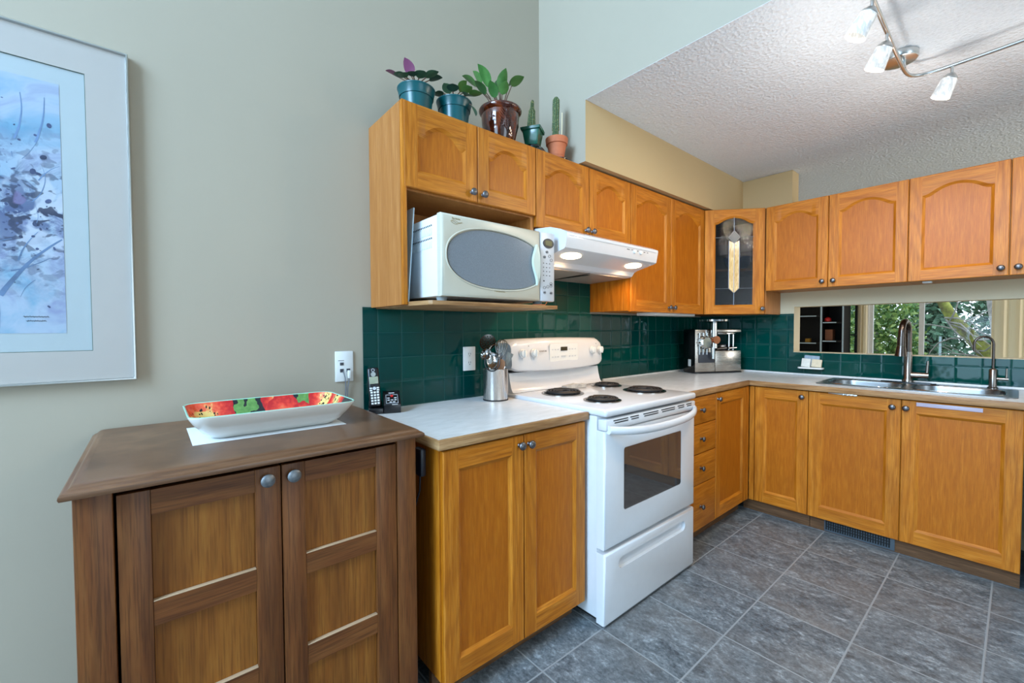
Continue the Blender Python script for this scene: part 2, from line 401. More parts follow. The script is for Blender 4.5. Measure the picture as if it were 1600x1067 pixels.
# glass
def glass(name, col=(1, 1, 1, 1), rough=0.0, bump=0, ior=1.45, alpha_mix=0.0, bscale=60):
    t = NT(name); t.setp(Base_Color=col, Roughness=rough, IOR=ior, Transmission_Weight=1.0)
    if bump:
        f = t.noise(t.co(), bscale, 3); t.bump(f, bump, 0.003)
    return t.m
def pane(name, tint=(1, 1, 1, 1), refl=0.08, rough=0.0, bump=0):
    """thin glass: straight-through transparency with a reflecting share"""
    t = NT(name); tr = t.n('ShaderNodeBsdfTransparent'); tr.inputs[0].default_value = tint
    gl = t.n('ShaderNodeBsdfGlossy'); gl.inputs['Roughness'].default_value = rough
    lw = t.n('ShaderNodeLayerWeight'); lw.inputs[0].default_value = 0.5
    fr = t.math('MULTIPLY_ADD', t.math('POWER', lw.outputs['Facing'], 5.0), 0.9, 0.04+refl)
    mx = t.n('ShaderNodeMixShader'); t.l(fr, mx.inputs[0]); t.l(tr.outputs[0], mx.inputs[1]); t.l(gl.outputs[0], mx.inputs[2])
    if bump:
        b = t.n('ShaderNodeBump'); vo = t.n('ShaderNodeTexVoronoi'); t.l(t.co(), vo.inputs['Vector']); vo.inputs['Scale'].default_value = 110
        t.l(vo.outputs['Distance'], b.inputs['Height']); b.inputs['Strength'].default_value = bump; b.inputs['Distance'].default_value = 0.004
        t.l(b.outputs[0], gl.inputs['Normal'])
    t.l(mx.outputs[0], t.out.inputs[0]); return t.m
M['picture_glass'] = pane('picture_glass', refl=-0.02); M['window_glass'] = pane('window_glass', refl=-0.025)
M['seeded_glass'] = pane('seeded_cabinet_glass', (0.45, 0.45, 0.46, 1), -0.018, 0.02, 0.12)
M['bevel_glass'] = plain('grey_bevelled_glass', rgb(58, 66, 72), 0.25)
t = NT('amber_glass'); f = t.noise(t.co((4, 4, 1)), 20, 4, 0.6, 1.0)
t.setp(Base_Color=t.ramp(f, [(0.3, rgb(186, 138, 64)), (0.7, rgb(232, 200, 140))]), Roughness=0.15); M['amber_glass'] = t.m
M['oven_glass'] = plain('dark_oven_glass', rgb(66, 62, 60), 0.04, noise=0.03, Coat_Weight=1.0, Coat_Roughness=0.02)
t = NT('microwave_window_mesh'); v = t.co(); br = t.n('ShaderNodeTexVoronoi'); t.l(v, br.inputs['Vector']); br.inputs['Scale'].default_value = 420
t.setp(Base_Color=t.ramp(br.outputs['Distance'], [(0.2, rgb(112, 117, 124)), (0.6, rgb(126, 132, 138))]), Roughness=0.16, Coat_Weight=0.15, Coat_Roughness=0.03, Specular_IOR_Level=0.3); M['mw_window'] = t.m
def emit(name, col, st):
    t = NT(name); t.setp(Base_Color=col, Roughness=0.3, Emission_Color=col, Emission_Strength=st); return t.m
M['hood_lens'] = emit('lit_hood_lens', (1.0, 0.80, 0.52, 1), 6.0)
t = NT('lit_ribbed_shade'); f = t.noise(t.co((1, 1, 0.4), rand=3), 70, 4, 0.6)
t.setp(Base_Color=(0.45, 0.45, 0.44, 1), Roughness=0.25, Emission_Color=t.ramp(f, [(0.40, (0.42, 0.42, 0.40, 1)), (0.58, (1, 0.99, 0.95, 1))]), Emission_Strength=0.62); M['shade'] = t.m

# ------------------------------------------------------------------ structure
XB = 3.963; H = 2.46; XC = 1.985; HV = 4.4
struct(MB().box(-3.1, 8.2, -6.1, 0.6, -0.12, 0.0).build('floor', M['floor'], smooth=0), 'grey slate-look tiled floor')
struct(MB().box(-3.1, 4.10, 0.0, 0.12, 0.0, HV).build('wall_back', M['green_paint'], smooth=0), 'pale sage wall behind the stove and dresser')
# left wall with a tall opening and a high window; rear wall with door openings, one added for the dining fill (behind the viewer)
m = MB()
m.box(-3.1, -3.0, -6.1, -3.2, 0, 2.3).box(-3.1, -3.0, -0.7, 0.0, 0, 2.3).box(-3.1, -3.0, -6.1, 0.0, 2.3, 2.5).box(-3.1, -3.0, -6.1, -2.6, 2.5, 4.1).box(-3.1, -3.0, -0.3, 0.0, 2.5, 4.1).box(-3.1, -3.0, -6.1, 0, 4.1, HV)
struct(m.build('wall_left', M['green_paint'], smooth=0))
m = MB()
m.box(-3.1, 0.2, -6.1, -6.0, 0, HV).box(2.1, 4.4, -6.1, -6.0, 0, HV).box(6.2, 8.2, -6.1, -6.0, 0, HV).box(0.2, 6.2, -6.1, -6.0, 2.35, HV)
struct(m.build('wall_rear', M['white_paint'], smooth=0))
struct(MB().box(-3.1, XC+0.1, -6.1, 0.12, HV, HV+0.1).build('ceiling_vault', M['white_paint'], smooth=0))
struct(MB().box(XC, XC+0.1, -6.0, 0.0, H+0.001, HV).build('wall_above_kitchen', M['green_paint'], smooth=0), 'pale blue-green upper wall above the kitchen ceiling edge')
struct(MB().box(XC+0.1, 8.2, -6.1, 0.6, H+0.001, H+0.1).box(XC, XC+0.1, -6.1, -0.351, H-0.0, H+0.001).build('ceiling', M['ceiling'], smooth=0), 'white textured kitchen ceiling')
# soffit above the wall cabinets: tan face tinted by painted lamp light, end in the colour of the upper wall
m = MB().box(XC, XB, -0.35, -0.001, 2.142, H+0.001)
so = m.build('wall_soffit', M['lamplit_tan_paint'], smooth=0); so.data.materials.append(M['green_paint'])
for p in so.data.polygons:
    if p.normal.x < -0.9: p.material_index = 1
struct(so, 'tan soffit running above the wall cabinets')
# sink wall with the pass-through opening
m = MB()
m.box(XB, XB+0.137, -0.705, 0.0, 0.0, 2.1329)
struct(MB().box(XB, XB+0.137, -0.705, 0.0, 2.133, H-0.001).build('wall_stub', M['lamplit_tan_paint'], smooth=0), 'short tan wall return above the corner cabinet')  # split off so its colour can carry the warm lamp light
m.box(XB, XB+0.137, -3.6, -0.705, 0.0, 1.081).box(XB, XB+0.137, -3.6, -0.705, 1.422, 2.12).box(XB, XB+0.137, -3.2, -2.25, 1.081, 1.422)  # last box closes the opening's unseen end, shaped to block reflected dining light
m.box(XB, XB+0.137, -6.0, -3.6, 0.0, H-0.001)  # unseen wall added to keep the dining fill out of tile reflections
m.box(XB, XB+0.137, -0.727, -0.705, 1.081, 1.422).box(XB, XB+0.137, -3.6, -3.2, 1.081, 1.422)
struct(m.build('wall_right', M['tan_paint'], smooth=0), 'tan sink wall with a long pass-through opening')
struct(MB().box(0.9235, XB-0.006, -0.006, 0.0, 0.905, 1.3594).box(1.66, 2.437, -0.006, 0.0, 1.3594, 1.75).build('trim_1', M['tile_a'], smooth=0), 'glazed dark green tile splashback behind stove')
struct(MB().box(XB-0.006, XB, -0.727, -0.006, 0.905, 1.371).box(XB-0.006, XB, -3.4, -0.727, 0.905, 1.078).build('trim_2', M['tile_b'], smooth=0), 'glazed dark green tile splashback behind sink')

# ------------------------------------------------------------------ cabinet parts
ZV = Vector((0, 0, 1))
def knob(parent, pos, n, r=0.0155, mat=None):
    m = MB(); m.lathe([(r*0.55, 0), (r*0.42, 0.004), (r*0.40, 0.012), (r*0.75, 0.0145), (r, 0.018), (r*0.98, 0.0215), (r*0.72, 0.0255), (r*0.35, 0.0272), (0, 0.0277)], pos, 20, n)
    return m.build('knob', mat or M['pewter'], parent)
def door(cab, o, u, n, Wd, Hd, rise=0.0, s=0.058, rb=0.062, rt=0.062, kn=None, name='door', c=0.013, d=0.0095, panel=True):
    """frame-and-panel door; o = lower-left front corner, u = direction of the width, n = outward"""
    o, u, n = Vector(o), Vector(u).normalized(), Vector(n).normalized(); e = 0.003
    def f(a, w, q=0.0): return o + u*a + ZV*w + n*q
    x0, x1, z0 = s, Wd-s, rb
    N = 24 if rise else 1
    top = []
    for i in range(N+1):
        t = i/N; q = min(t, 1-t)*2; A_ = 0.26
        h = (q*q/A_ if q < A_ else 1-(1-q)**2/(1-A_)) if rise else 0
        top.append((x0+(x1-x0)*t, Hd-rt-rise+rise*h))
    inn = [(x0+c+(x1-x0-2*c)*i/N, w-c) for i, (a, w) in enumerate(top)]
    zl = top[0][1]
    b = 0.0195; g_ = 0.0005
    if panel:
        m = MB(); m.loft([[f(g_, g_, -d), f(Wd-g_, g_, -d), f(Wd-g_, Hd-g_, -d), f(g_, Hd-g_, -d)], [f(g_, g_, -b), f(Wd-g_, g_, -b), f(Wd-g_, Hd-g_, -b), f(g_, Hd-g_, -b)]], True, True, True)
    else:
        ho = [(0.062, 0.048), (Wd-0.062, 0.048), (Wd-0.062, Hd-0.046), (0.062, Hd-0.046)]
        m = MB(); m.plate([(g_, g_), (Wd-g_, g_), (Wd-g_, Hd-g_), (g_, Hd-g_)], [ho], lambda a_, w_, q_=0: f(a_, w_, -d+q_), b-d)
    dr = m.build(name, M['oak_panel'], cab, smooth=25)
    for (a, b, cc) in ((0, x0, x0+c), (Wd, x1, x1-c)):
        m = MB()
        ee = e if a == 0 else -e
        m.face([f(a+ee, e), f(b, e), f(b, Hd-e), f(a+ee, Hd-e)])
        m.face([f(a+ee, e), f(a+ee, Hd-e), f(a, Hd, -e), f(a, 0, -e)])
        m.face([f(a, 0, -e), f(a, Hd, -e), f(a, Hd, -d-0.001), f(a, 0, -d-0.001)])
        m.face([f(a+ee, Hd-e), f(b, Hd-e), f(b, Hd, -e), f(a, Hd, -e)]); m.face([f(a+ee, e), f(b, e), f(b, 0, -e), f(a, 0, -e)])
        m.face([f(a, Hd, -e), f(b, Hd, -e), f(b, Hd, -d-0.001), f(a, Hd, -d-0.001)]); m.face([f(a, 0, -e), f(b, 0, -e), f(b, 0, -d-0.001), f(a, 0, -d-0.001)])
        m.face([f(b, z0), f(b, zl), f(cc, zl-c, -d), f(cc, z0+c, -d)])
        bmesh.ops.remove_doubles(m.bm, verts=m.bm.verts, dist=1e-5)
        m.build('stile', M['oak_v'], dr, smooth=25)
    m = MB()
    for i in range(N):
        (a, w), (a2, w2) = top[i], top[i+1]
        m.face([f(a, w), f(a2, w2), f(a2, Hd-e), f(a, Hd-e)])
        m.face([f(a, w), f(a2, w2), f(*inn[i+1], -d), f(*inn[i], -d)])
        m.face([f(a, Hd-e), f(a2, Hd-e), f(a2, Hd, -e), f(a, Hd, -e)]); m.face([f(a, Hd, -e), f(a2, Hd, -e), f(a2, Hd, -d-.001), f(a, Hd, -d-.001)])
    bmesh.ops.remove_doubles(m.bm, verts=m.bm.verts, dist=1e-5)
    m.build('top_rail', M['oak_h'], dr, smooth=30)
    m = MB()
    m.face([f(x0, e), f(x1, e), f(x1, z0), f(x0, z0)]); m.face([f(x0, z0), f(x1, z0), f(x1-c, z0+c, -d), f(x0+c, z0+c, -d)])
    m.face([f(x0, e), f(x1, e), f(x1, 0, -e), f(x0, 0, -e)]); m.face([f(x0, 0, -e), f(x1, 0, -e), f(x1, 0, -d-.001), f(x0, 0, -d-.001)])
    m.build('bottom_rail', M['oak_h'], dr, smooth=25)
    if kn: knob(dr, f(kn[0], kn[1]), n)
    return dr
UX, UY, NY, NX = Vector((1, 0, 0)), Vector((0, -1, 0)), Vector((0, -1, 0)), Vector((-1, 0, 0))
G = 0.0015
YU = -0.320      # wall-cabinet door fronts on the stove wall
def doorA(cab, x0, x1, z0, z1, y, **k): return door(cab, (x0+G, y, z0), UX, NY, x1-x0-2*G, z1-z0, **k)
def doorB(cab, y0, y1, z0, z1, x, **k): return door(cab, (x, y0-G, z0), UY, NX, y0-y1-2*G, z1-z0, **k)

# 1 wall cabinet with the open microwave shelf
cab = thing('wall_cabinet', 'oak wall cabinet with two arched doors over the open microwave shelf', 'cabinet', (1.31, 0, 1.36), 'oak wall cabinets')
m = MB().box(0.962, 0.980, -0.300, -0.001, 1.357, 2.133)
m.build('side_panel', M['oak_side'], cab, 'pale oak veneer side panel')
MB().box(1.639, 1.657, -0.300, -0.008, 1.60, 2.133).build('side_panel', M['oak_side'], cab)
MB().box(0.962, 0.980, -0.3195, -0.3005, 1.357, 2.133, 0.0015).build('front_edge', M['oak_v'], cab)
m = MB().box(0.981, 1.6385, -0.300, -0.001, 2.115, 2.133).box(0.981, 1.6385, -0.300, -0.001, 1.800, 1.818)
m.build('carcass', M['oak_side'], cab)
MB().box(0.981, 1.638, -0.007, -0.001, 1.373, 1.799).build('back_panel', M['oak_side'], cab)
# the shelf: a deeper board with a clipped front corner
m = MB(); poly = [(0.981, -0.008), (0.981, -0.315), (1.000, -0.440), (1.010, -0.455), (1.664, -0.455), (1.664, -0.008)]
m.prism(poly, lambda p, a: Vector((p[0], p[1], a)), 1.352, 1.368, 0.0012)
m.build('shelf', M['oak_edge'], cab, 'thick oak board carrying the microwave')
doorA(cab, 0.9675, 1.3122, 1.808, 2.133, YU, rise=0.055, kn=(0.312, 0.036))
doorA(cab, 1.3122, 1.6565, 1.808, 2.133, YU, rise=0.055, kn=(0.026, 0.036))
# 2 range-hood cabinet
cab = thing('wall_cabinet', 'short oak wall cabinet with two arched doors directly above the range hood', 'cabinet', (2.05, 0, 1.75), 'oak wall cabinets')
MB().box(1.659, 2.435, -0.300, -0.008, 1.757, 2.133).build('carcass', M['oak_side'], cab)
doorA(cab, 1.6585, 2.0539, 1.757, 2.133, YU, rise=0.055, kn=(0.365, 0.034))
doorA(cab, 2.0539, 2.4365, 1.757, 2.133, YU, rise=0.055, kn=(0.022, 0.034))
# 3 tall wall cabinet
cab = thing('wall_cabinet', 'tall oak wall cabinet with two narrow arched doors beside the range hood', 'cabinet', (2.9, 0, 1.37), 'oak wall cabinets')
MB().box(2.438, 3.364, -0.300, -0.008, 1.372, 2.133).build('carcass', M['oak_v'], cab)
doorA(cab, 2.4385, 2.9002, 1.366, 2.133, YU, rise=0.055, kn=(0.432, 0.036))
doorA(cab, 2.9002, 3.3645, 1.366, 2.133, YU, rise=0.055, kn=(0.028, 0.036))
MB().box(2.80, 3.33, -0.27, -0.12, 1.352, 1.371, 0.003).build('light_strip', M['white_plastic'], cab, 'white under-cabinet light strip')
# 4 diagonal corner cabinet with leaded glass door
cab = thing('corner_cabinet', 'oak corner wall cabinet with a leaded glass door', 'cabinet', (3.66, -0.3, 1.37))
A0, B0 = Vector((3.366, -0.320, 0)), Vector((3.6435, -0.634, 0))
ud = (B0-A0).normalized(); nd = Vector((ud.y, -ud.x, 0)); Wd = (B0-A0).length
if nd.x > 0: nd = -nd
pent = [(3.368, -0.318), (3.368, -0.010), (XB-0.008, -0.010), (XB-0.008, -0.630), (3.645, -0.630)]
bk = nd*-0.021
def ins(p): return (p[0], p[1])
pin = [(3.382, -0.320), (3.382, -0.024), (XB-0.022, -0.024), (XB-0.022, -0.620), (3.660, -0.620)]
pin2 = [((A0+bk).x+0.004, (A0+bk).y+0.004), (3.368, -0.010), (XB-0.008, -0.010), (XB-0.008, -0.632), ((B0+bk).x, (B0+bk).y)]
for nm, za, zb in (('top_panel', 2.115, 2.133), ('bottom_panel', 1.368, 1.386)):
    MB().prism(pin2, lambda p, a: Vector((p[0], p[1], a)), za, zb).build(nm, M['oak_side'], cab)
MB().box(3.668, XB-0.001, -0.634, -0.622, 1.366, 2.133).build('side_panel', M['oak_side'], cab, 'oak side panel towards the sink')
MB().box(3.37, 3.380, -0.300, -0.012, 1.387, 2.114).box(3.381, XB-0.02, -0.022, -0.012, 1.387, 2.114).box(XB-0.02, XB-0.01, -0.620, -0.012, 1.387, 2.114).build('lining', M['oak_side'], cab)
for zs in (1.695, 1.893):
    MB().prism([((A0+bk*1.4).x+0.02, (A0+bk*1.4).y+0.01), (3.382, -0.026), (XB-0.022, -0.026), (XB-0.022, -0.618), ((B0+bk*1.4).x+0.01, (B0+bk*1.4).y+0.01)], lambda p, a: Vector((p[0], p[1], a)), zs-0.009, zs+0.009).build('shelf', M['oak_h'], cab)
zb_, zt_ = 1.366, 2.133
gd = door(cab, A0+ZV*zb_+ud*G, ud, nd, Wd-2*G, zt_-zb_, rise=0.045, s=0.066, rb=0.056, rt=0.050, kn=(Wd-0.022, 0.038), panel=False)
def gf(a, w, q=0.0): return A0 + ud*a + ZV*w + nd*q
m = MB(); gp = []
x0, x1 = 0.070, Wd-0.070
top = [(x0+(x1-x0)*i/18, zt_-0.050-0.045+0.045*(0.5-0.5*math.cos(2*PI*i/18))**0.85 + 0.004) for i in range(19)]
gp = [(x0, zb_+0.054), (x1, zb_+0.054)] + list(reversed(top))
MB().prism(gp, lambda p, a: gf(p[0], p[1], a), -0.012, -0.009).build('glass_pane', M['seeded_glass'], gd, 'clear seeded glass with lead lines', smooth=0)
mid = Wd/2
m = MB()
for a, w, a2, w2 in ((x0, 1.555, mid-0.036, 1.555), (mid+0.036, 1.555, x1, 1.555), (mid, zb_+0.054, mid, 1.52), (x0, 1.930, mid-0.043, 1.930), (mid+0.043, 1.930, x1, 1.930), (mid, 1.978, mid, 2.075),
                     (mid-0.036, 1.905, mid-0.036, 1.555), (mid+0.036, 1.905, mid+0.036, 1.555), (mid, 1.89, mid, 1.52), (mid-0.036, 1.555, mid, 1.52), (mid+0.036, 1.555, mid, 1.52),
                     (mid-0.043, 1.93, mid, 1.978), (mid, 1.978, mid+0.043, 1.93), (mid+0.043, 1.93, mid, 1.884), (mid, 1.884, mid-0.043, 1.93)):
    m.tube([gf(a, w, -0.0075), gf(a2, w2, -0.0075)], 0.0024, 6)
m.build('lead_came', M['pewter'], gd)
MB().prism([(mid-0.041, 1.93), (mid, 1.885), (mid+0.041, 1.93), (mid, 1.976)], lambda p, a: gf(p[0], p[1], a), -0.009, -0.0055).build('diamond_bevel', M['bevel_glass'], gd, 'grey bevelled glass diamond', smooth=0)
m = MB()
m.prism([(mid-0.034, 1.557), (mid-0.002, 1.524), (mid-0.002, 1.888), (mid-0.034, 1.904)], lambda p, a: gf(p[0], p[1], a), -0.009, -0.006)
m.prism([(mid+0.034, 1.557), (mid+0.002, 1.524), (mid+0.002, 1.888), (mid+0.034, 1.904)], lambda p, a: gf(p[0], p[1], a), -0.009, -0.006)
m.build('amber_strip', M['amber_glass'], gd, 'amber streaked glass strips', smooth=0)
# dishes inside the corner cabinet
def bowl(name, mat, x, y, z, r, h, label):
    prof = [(r*0.45, 0), (r*0.5, 0.004), (r*0.8, h*0.45), (r, h), (r*0.97, h), (r*0.76, h*0.47), (r*0.4, 0.008), (0, 0.008)]
    return tag(MB().lathe(prof, (x, y, z), 28).build(name, mat), label, 'bowl')
M['blue_glaze'] = plain('blue_glaze', rgb(34, 56, 118), 0.15); M['red_glaze'] = plain('dark_red_glaze', rgb(120, 40, 36), 0.2); M['grey_glaze'] = plain('grey_glaze', rgb(120, 122, 126), 0.2)
bowl('serving_bowl', M['blue_glaze'], 3.70, -0.42, 1.7045, 0.105, 0.10, 'dark blue bowl on the middle shelf of the glass-door corner cabinet')
bowl('serving_bowl', M['red_glaze'], 3.70, -0.40, 1.3865, 0.11, 0.075, 'dark red bowl on the bottom of the glass-door corner cabinet')
bowl('serving_bowl', M['grey_glaze'], 3.51, -0.22, 1.3865, 0.09, 0.07, 'grey bowl at the bottom left behind the leaded glass')
# 5, 6 wall cabinets over the pass-through
XU = 3.644
Lb = ['oak wall cabinet over the pass-through next to the glass-door corner cabinet, two arched doors', 'oak wall cabinet at the right edge over the pass-through, wide arched door']
for k, (ya, yb, yc) in enumerate(((-0.636, -1.0116, -1.4022), (-1.4022, -1.7937, -2.185))):
    cab = thing('wall_cabinet', Lb[k], 'cabinet', (XB, yb, 1.531), 'oak wall cabinets')
    MB().box(XU+0.021, XB-0.001, yc+0.001, ya-0.001, 1.533, 2.131).build('carcass', M['oak_side'], cab)
    w1, w2 = ya-yb, yb-yc
    doorB(cab, ya, yb, 1.531, 2.132, XU, rise=0.050, kn=(w1-0.030, 0.040), s=0.055)
    doorB(cab, yb, yc, 1.531, 2.132, XU, rise=0.050, kn=(0.030, 0.040), s=0.055)
MB().box(3.70, 3.74, -1.50, -1.46, 1.521, 1.532, 0.002).build('cabinet_catch', M['white_plastic'], cab)

# base cabinets
ZD0, ZD1 = 0.092, 0.868
YD = -0.655; XD = XB-0.630
cab = thing('base_cabinet', 'oak base cabinet with two panelled doors between dresser and stove', 'cabinet', (1.28, -0.3, 0), 'oak base cabinets')
MB().box(0.925, 1.626, -0.634, -0.002, 0.100, 0.873).build('carcass', M['oak_v'], cab)
MB().box(0.925, 1.626, -0.575, -0.555, 0.0, 0.099).build('toe_kick', M['oak_dark'], cab)
doorA(cab, 0.927, 1.2762, ZD0, ZD1, YD, kn=(0.325, 0.740), rt=0.066, rb=0.07)
doorA(cab, 1.2762, 1.6255, ZD0, ZD1, YD, kn=(0.023, 0.738), rt=0.066, rb=0.07)
cab = thing('base_cabinet', 'oak base cabinet with four drawers and a narrow door right of the stove', 'cabinet', (2.86, -0.3, 0), 'oak base cabinets')
MB().box(2.412, 3.331, -0.634, -0.002, 0.100, 0.873).build('carcass', M['oak_v'], cab)
MB().box(2.412, 3.331, -0.590, -0.570, 0.0, 0.099).build('toe_kick', M['oak_dark'], cab)
for za, zb in ((0.092, 0.354), (0.358, 0.533), (0.537, 0.706), (0.710, 0.868)):
    dw = MB().box(2.416, 2.836, YD, YD+0.020, za, zb, 0.003).build('drawer', M['oak_h'], cab)
    knob(dw, (2.648, YD, {0.092: 0.225, 0.358: 0.450, 0.537: 0.622, 0.710: 0.790}[za]), NY)
doorA(cab, 2.839, 3.290, ZD0, ZD1, YD, kn=(0.020, 0.738), rt=0.066, rb=0.07)
MB().box(3.291, 3.331, YD+0.001, YD+0.020, ZD0, ZD1).build('filler_strip', M['oak_v'], cab)
cab = thing('base_cabinet', 'oak corner base cabinet with one door under the sink-side worktop', 'cabinet', (3.65, -0.8, 0), 'oak base cabinets')
MB().box(XD+0.021, XB-0.01, -0.996, -0.660, 0.100, 0.873).build('carcass', M['oak_v'], cab)
MB().box(XD+0.064, XD+0.08, -0.996, -0.60, 0.0, 0.099).build('toe_kick', M['oak_dark'], cab)
MB().box(XD+0.001, XD+0.020, -0.688, -0.658, ZD0, ZD1).build('filler_strip', M['oak_v'], cab)
doorB(cab, -0.689, -0.998, ZD0, ZD1, XD, kn=(0.275, 0.738), rt=0.066, rb=0.07)
cab = thing('base_cabinet', 'oak sink base cabinet with two wide panelled doors above the floor vent', 'cabinet', (3.65, -1.43, 0), 'oak base cabinets')
m = MB().box(XD+0.021, XD+0.036, -1.858, -0.999, 0.100, 0.873).box(XD+0.036, XB-0.01, -1.858, -1.843, 0.1, 0.70).box(XD+0.036, XB-0.01, -1.014, -0.999, 0.1, 0.70).box(XD+0.036, XB-0.01, -1.842, -1.015, 0.100, 0.118)
m.build('carcass', M['oak_v'], cab)
MB().box(XD+0.064, XD+0.08, -1.858, -0.999, 0.0, 0.099).build('toe_kick', M['oak_dark'], cab)
d1 = doorB(cab, -0.998, -1.4283, ZD0, ZD1, XD, kn=(0.393, 0.734), rt=0.066, rb=0.072)
d2 = doorB(cab, -1.4283, -1.859, ZD0, ZD1, XD, kn=(0.018, 0.734), rt=0.066, rb=0.072)
MB().box(XD-0.003, XD-0.0005, -1.727, -1.488, 0.842, 0.862, 0.001).build('plastic_strip', M['lavender'], d2, 'lavender plastic strip stuck on the top rail')
m = MB().box(XD-0.005, XD-0.0005, -1.238, -1.100, 0.8655, 0.873, 0.001)
for q in range(4): m.box(XD-0.010, XD-0.004, -1.232+q*0.018, -1.222+q*0.018, 0.864, 0.871, 0.001)
m.build('catch_plate', M['silver'], d1, 'metal catch plate under the worktop edge')
# floor register in the toe kick
v = thing('floor_vent', 'black slotted heating vent set in the toe kick below the sink cabinet', 'vent', (XD+0.06, -1.24, 0.0))
MB().box(XD+0.058, XD+0.0635, -1.405, -1.075, 0.004, 0.094, 0.002).build('frame', plain('grey_vent_frame', rgb(78, 88, 96), 0.5), v)
m = MB()
for i in range(26): m.box(XD+0.051, XD+0.0575, -1.385+i*0.0118, -1.379+i*0.0118, 0.018, 0.082)
for z in (0.034, 0.050, 0.066): m.box(XD+0.053, XD+0.0575, -1.386, -1.084, z, z+0.003)
m.build('grille', M['black_matte'], v)

# worktops
def edge_strip(m, pts, z0, z1): pass
ct = thing('worktop', 'pale laminate worktop with wood edge left of the stove', 'worktop', (1.27, -0.3, 0.875))
MB().box(0.917, 1.632, -0.648, -0.008, 0.876, 0.908).build('laminate_top', M['laminate'], ct, smooth=0)
MB().box(0.909, 1.637, -0.664, -0.6485, 0.8755, 0.9076, 0.001).box(0.909, 0.9165, -0.6483, -0.008, 0.8755, 0.9076, 0.001).build('wood_edge', M['oak_edge'], ct)
ct = thing('worktop', 'pale laminate L-shaped worktop with wood edge running round the corner to the sink', 'worktop', (3.6, -0.6, 0.875))
SX0, SX1, SY0, SY1 = 3.452, 3.892, -1.825, -1.010     # sink hole
m = MB().box(2.405, XB-0.008, -0.648, -0.008, 0.876, 0.908)
xe = XB-0.632
m.box(xe, XB-0.008, SY1, -0.648, 0.876, 0.908).box(xe, SX0, SY0, SY1, 0.876, 0.908).box(SX1, XB-0.008, SY0, SY1, 0.876, 0.908).box(xe, XB-0.008, -2.60, SY0, 0.876, 0.908)
m.build('laminate_top', M['laminate'], ct, smooth=0)
MB().box(2.405, XB-0.649, -0.664, -0.6485, 0.8755, 0.9076, 0.001).box(XB-0.649, XB-0.6325, -2.60, -0.6485, 0.8755, 0.9076, 0.001).build('wood_edge', M['oak_edge'], ct)
MB().box(2.56, XB-0.022, -0.021, -0.0075, 0.9085, 0.922, 0.003).box(XB-0.021, XB-0.0075, -2.6, -0.0075, 0.9085, 0.922, 0.003).build('upstand', M['laminate'], ct)
# dishwasher sliver
dwr = thing('dishwasher', 'dishwasher at the right edge of the photo beyond the sink cabinet', 'dishwasher', (3.65, -2.16, 0))
MB().box(XD+0.03, XB-0.03, -2.465, -1.872, 0.10, 0.872).build('body', M['black_matte'], dwr)
MB().box(XD-0.004, XD+0.029, -2.462, -1.874, 0.10, 0.74, 0.004).build('door', plain('dishwasher_door', rgb(150, 172, 190), 0.25), dwr)
MB().box(XD-0.006, XD+0.029, -2.462, -1.874, 0.745, 0.870, 0.004).build('control_panel', M['black_plastic'], dwr)
MB().box(XD+0.05, XD+0.08, -2.462, -1.874, 0.0, 0.098).build('toe_kick', M['black_matte'], dwr)

# ------------------------------------------------------------------ stove
st = thing('electric_stove', 'white electric coil stove with cream-lit back panel between the oak cabinets', 'stove', (2.018, -0.36, 0))
SXL, SXR, SY = 1.642, 2.396, -0.745
MB().box(SXL+0.002, SXR-0.002, -0.700, -0.03, 0.03, 0.893, 0.004).build('body', M['white_enamel'], st)
MB().box(SXL+0.03, SXR-0.03, -0.68, -0.05, 0.0, 0.03).build('plinth', M['black_matte'], st)
ff = lambda a, w, q=0.0: Vector((SXL+a, SY-q, w))
Wd = SXR-SXL
# drawer with scooped pull
m = MB(); m.plate([(0, 0.014), (Wd, 0.014), (Wd, 0.318), (0, 0.318)], [rrect(0.095, Wd-0.095, 0.226, 0.276, 0.024, 6)], ff, 0.045, floor=0.016, bevel=0.010)
m.build('drawer', M['white_enamel'], st, smooth=50)
# oven door with window
m = MB(); m.plate([(0, 0.336), (Wd, 0.336), (Wd, 0.835), (0, 0.835)], [rrect(0.131, Wd-0.138, 0.474, 0.748, 0.012, 4)], ff, 0.045, floor=0.004, bevel=0.010)
od = m.build('oven_door', M['white_enamel'], st, smooth=50)
MB().prism(rrect(0.133, Wd-0.140, 0.476, 0.746, 0.011, 4), lambda p, a: ff(p[0], p[1], a), -0.0035, -0.001).build('window', M['oven_glass'], od, 'dark oven window')
m = MB().box(SXL+0.001, SXR-0.001, SY-0.004, SY+0.040, 0.836, 0.884, 0.008)
top = m.build('door_top', M['white_enamel'], od)
m = MB()
for gx, gw in ((0.05, .11), (0.17, .07), (0.27, .13), (0.42, .13), (0.57, .07), (0.655, .06)):
    for zz in (0.863, 0.873): m.box(SXL+gx+(0.873-zz)*0.8, SXL+gx+gw-0.006, SY-0.006, SY-0.003, zz, zz+0.0045, 0.0015)
m.build('vent_slot', M['black_matte'], top)
# bowed handle
m = MB(); L = []
for i in range(25):
    t = i/24; x = SXL+0.015+(Wd-0.03)*t; bow = 0.052*(1-(2*t-1)**4) ; zz = 0.836-0.022*(1-(2*t-1)**2)+0.006
    hh = 0.018; L.append([Vector((x, SY-0.006-bow + 0.013*math.cos(a), zz + hh*math.sin(a))) for a in [2*PI*k/12 for k in range(12)]])
m.loft(L, True, True, True); m.build('handle', M['white_enamel'], od, smooth=60)
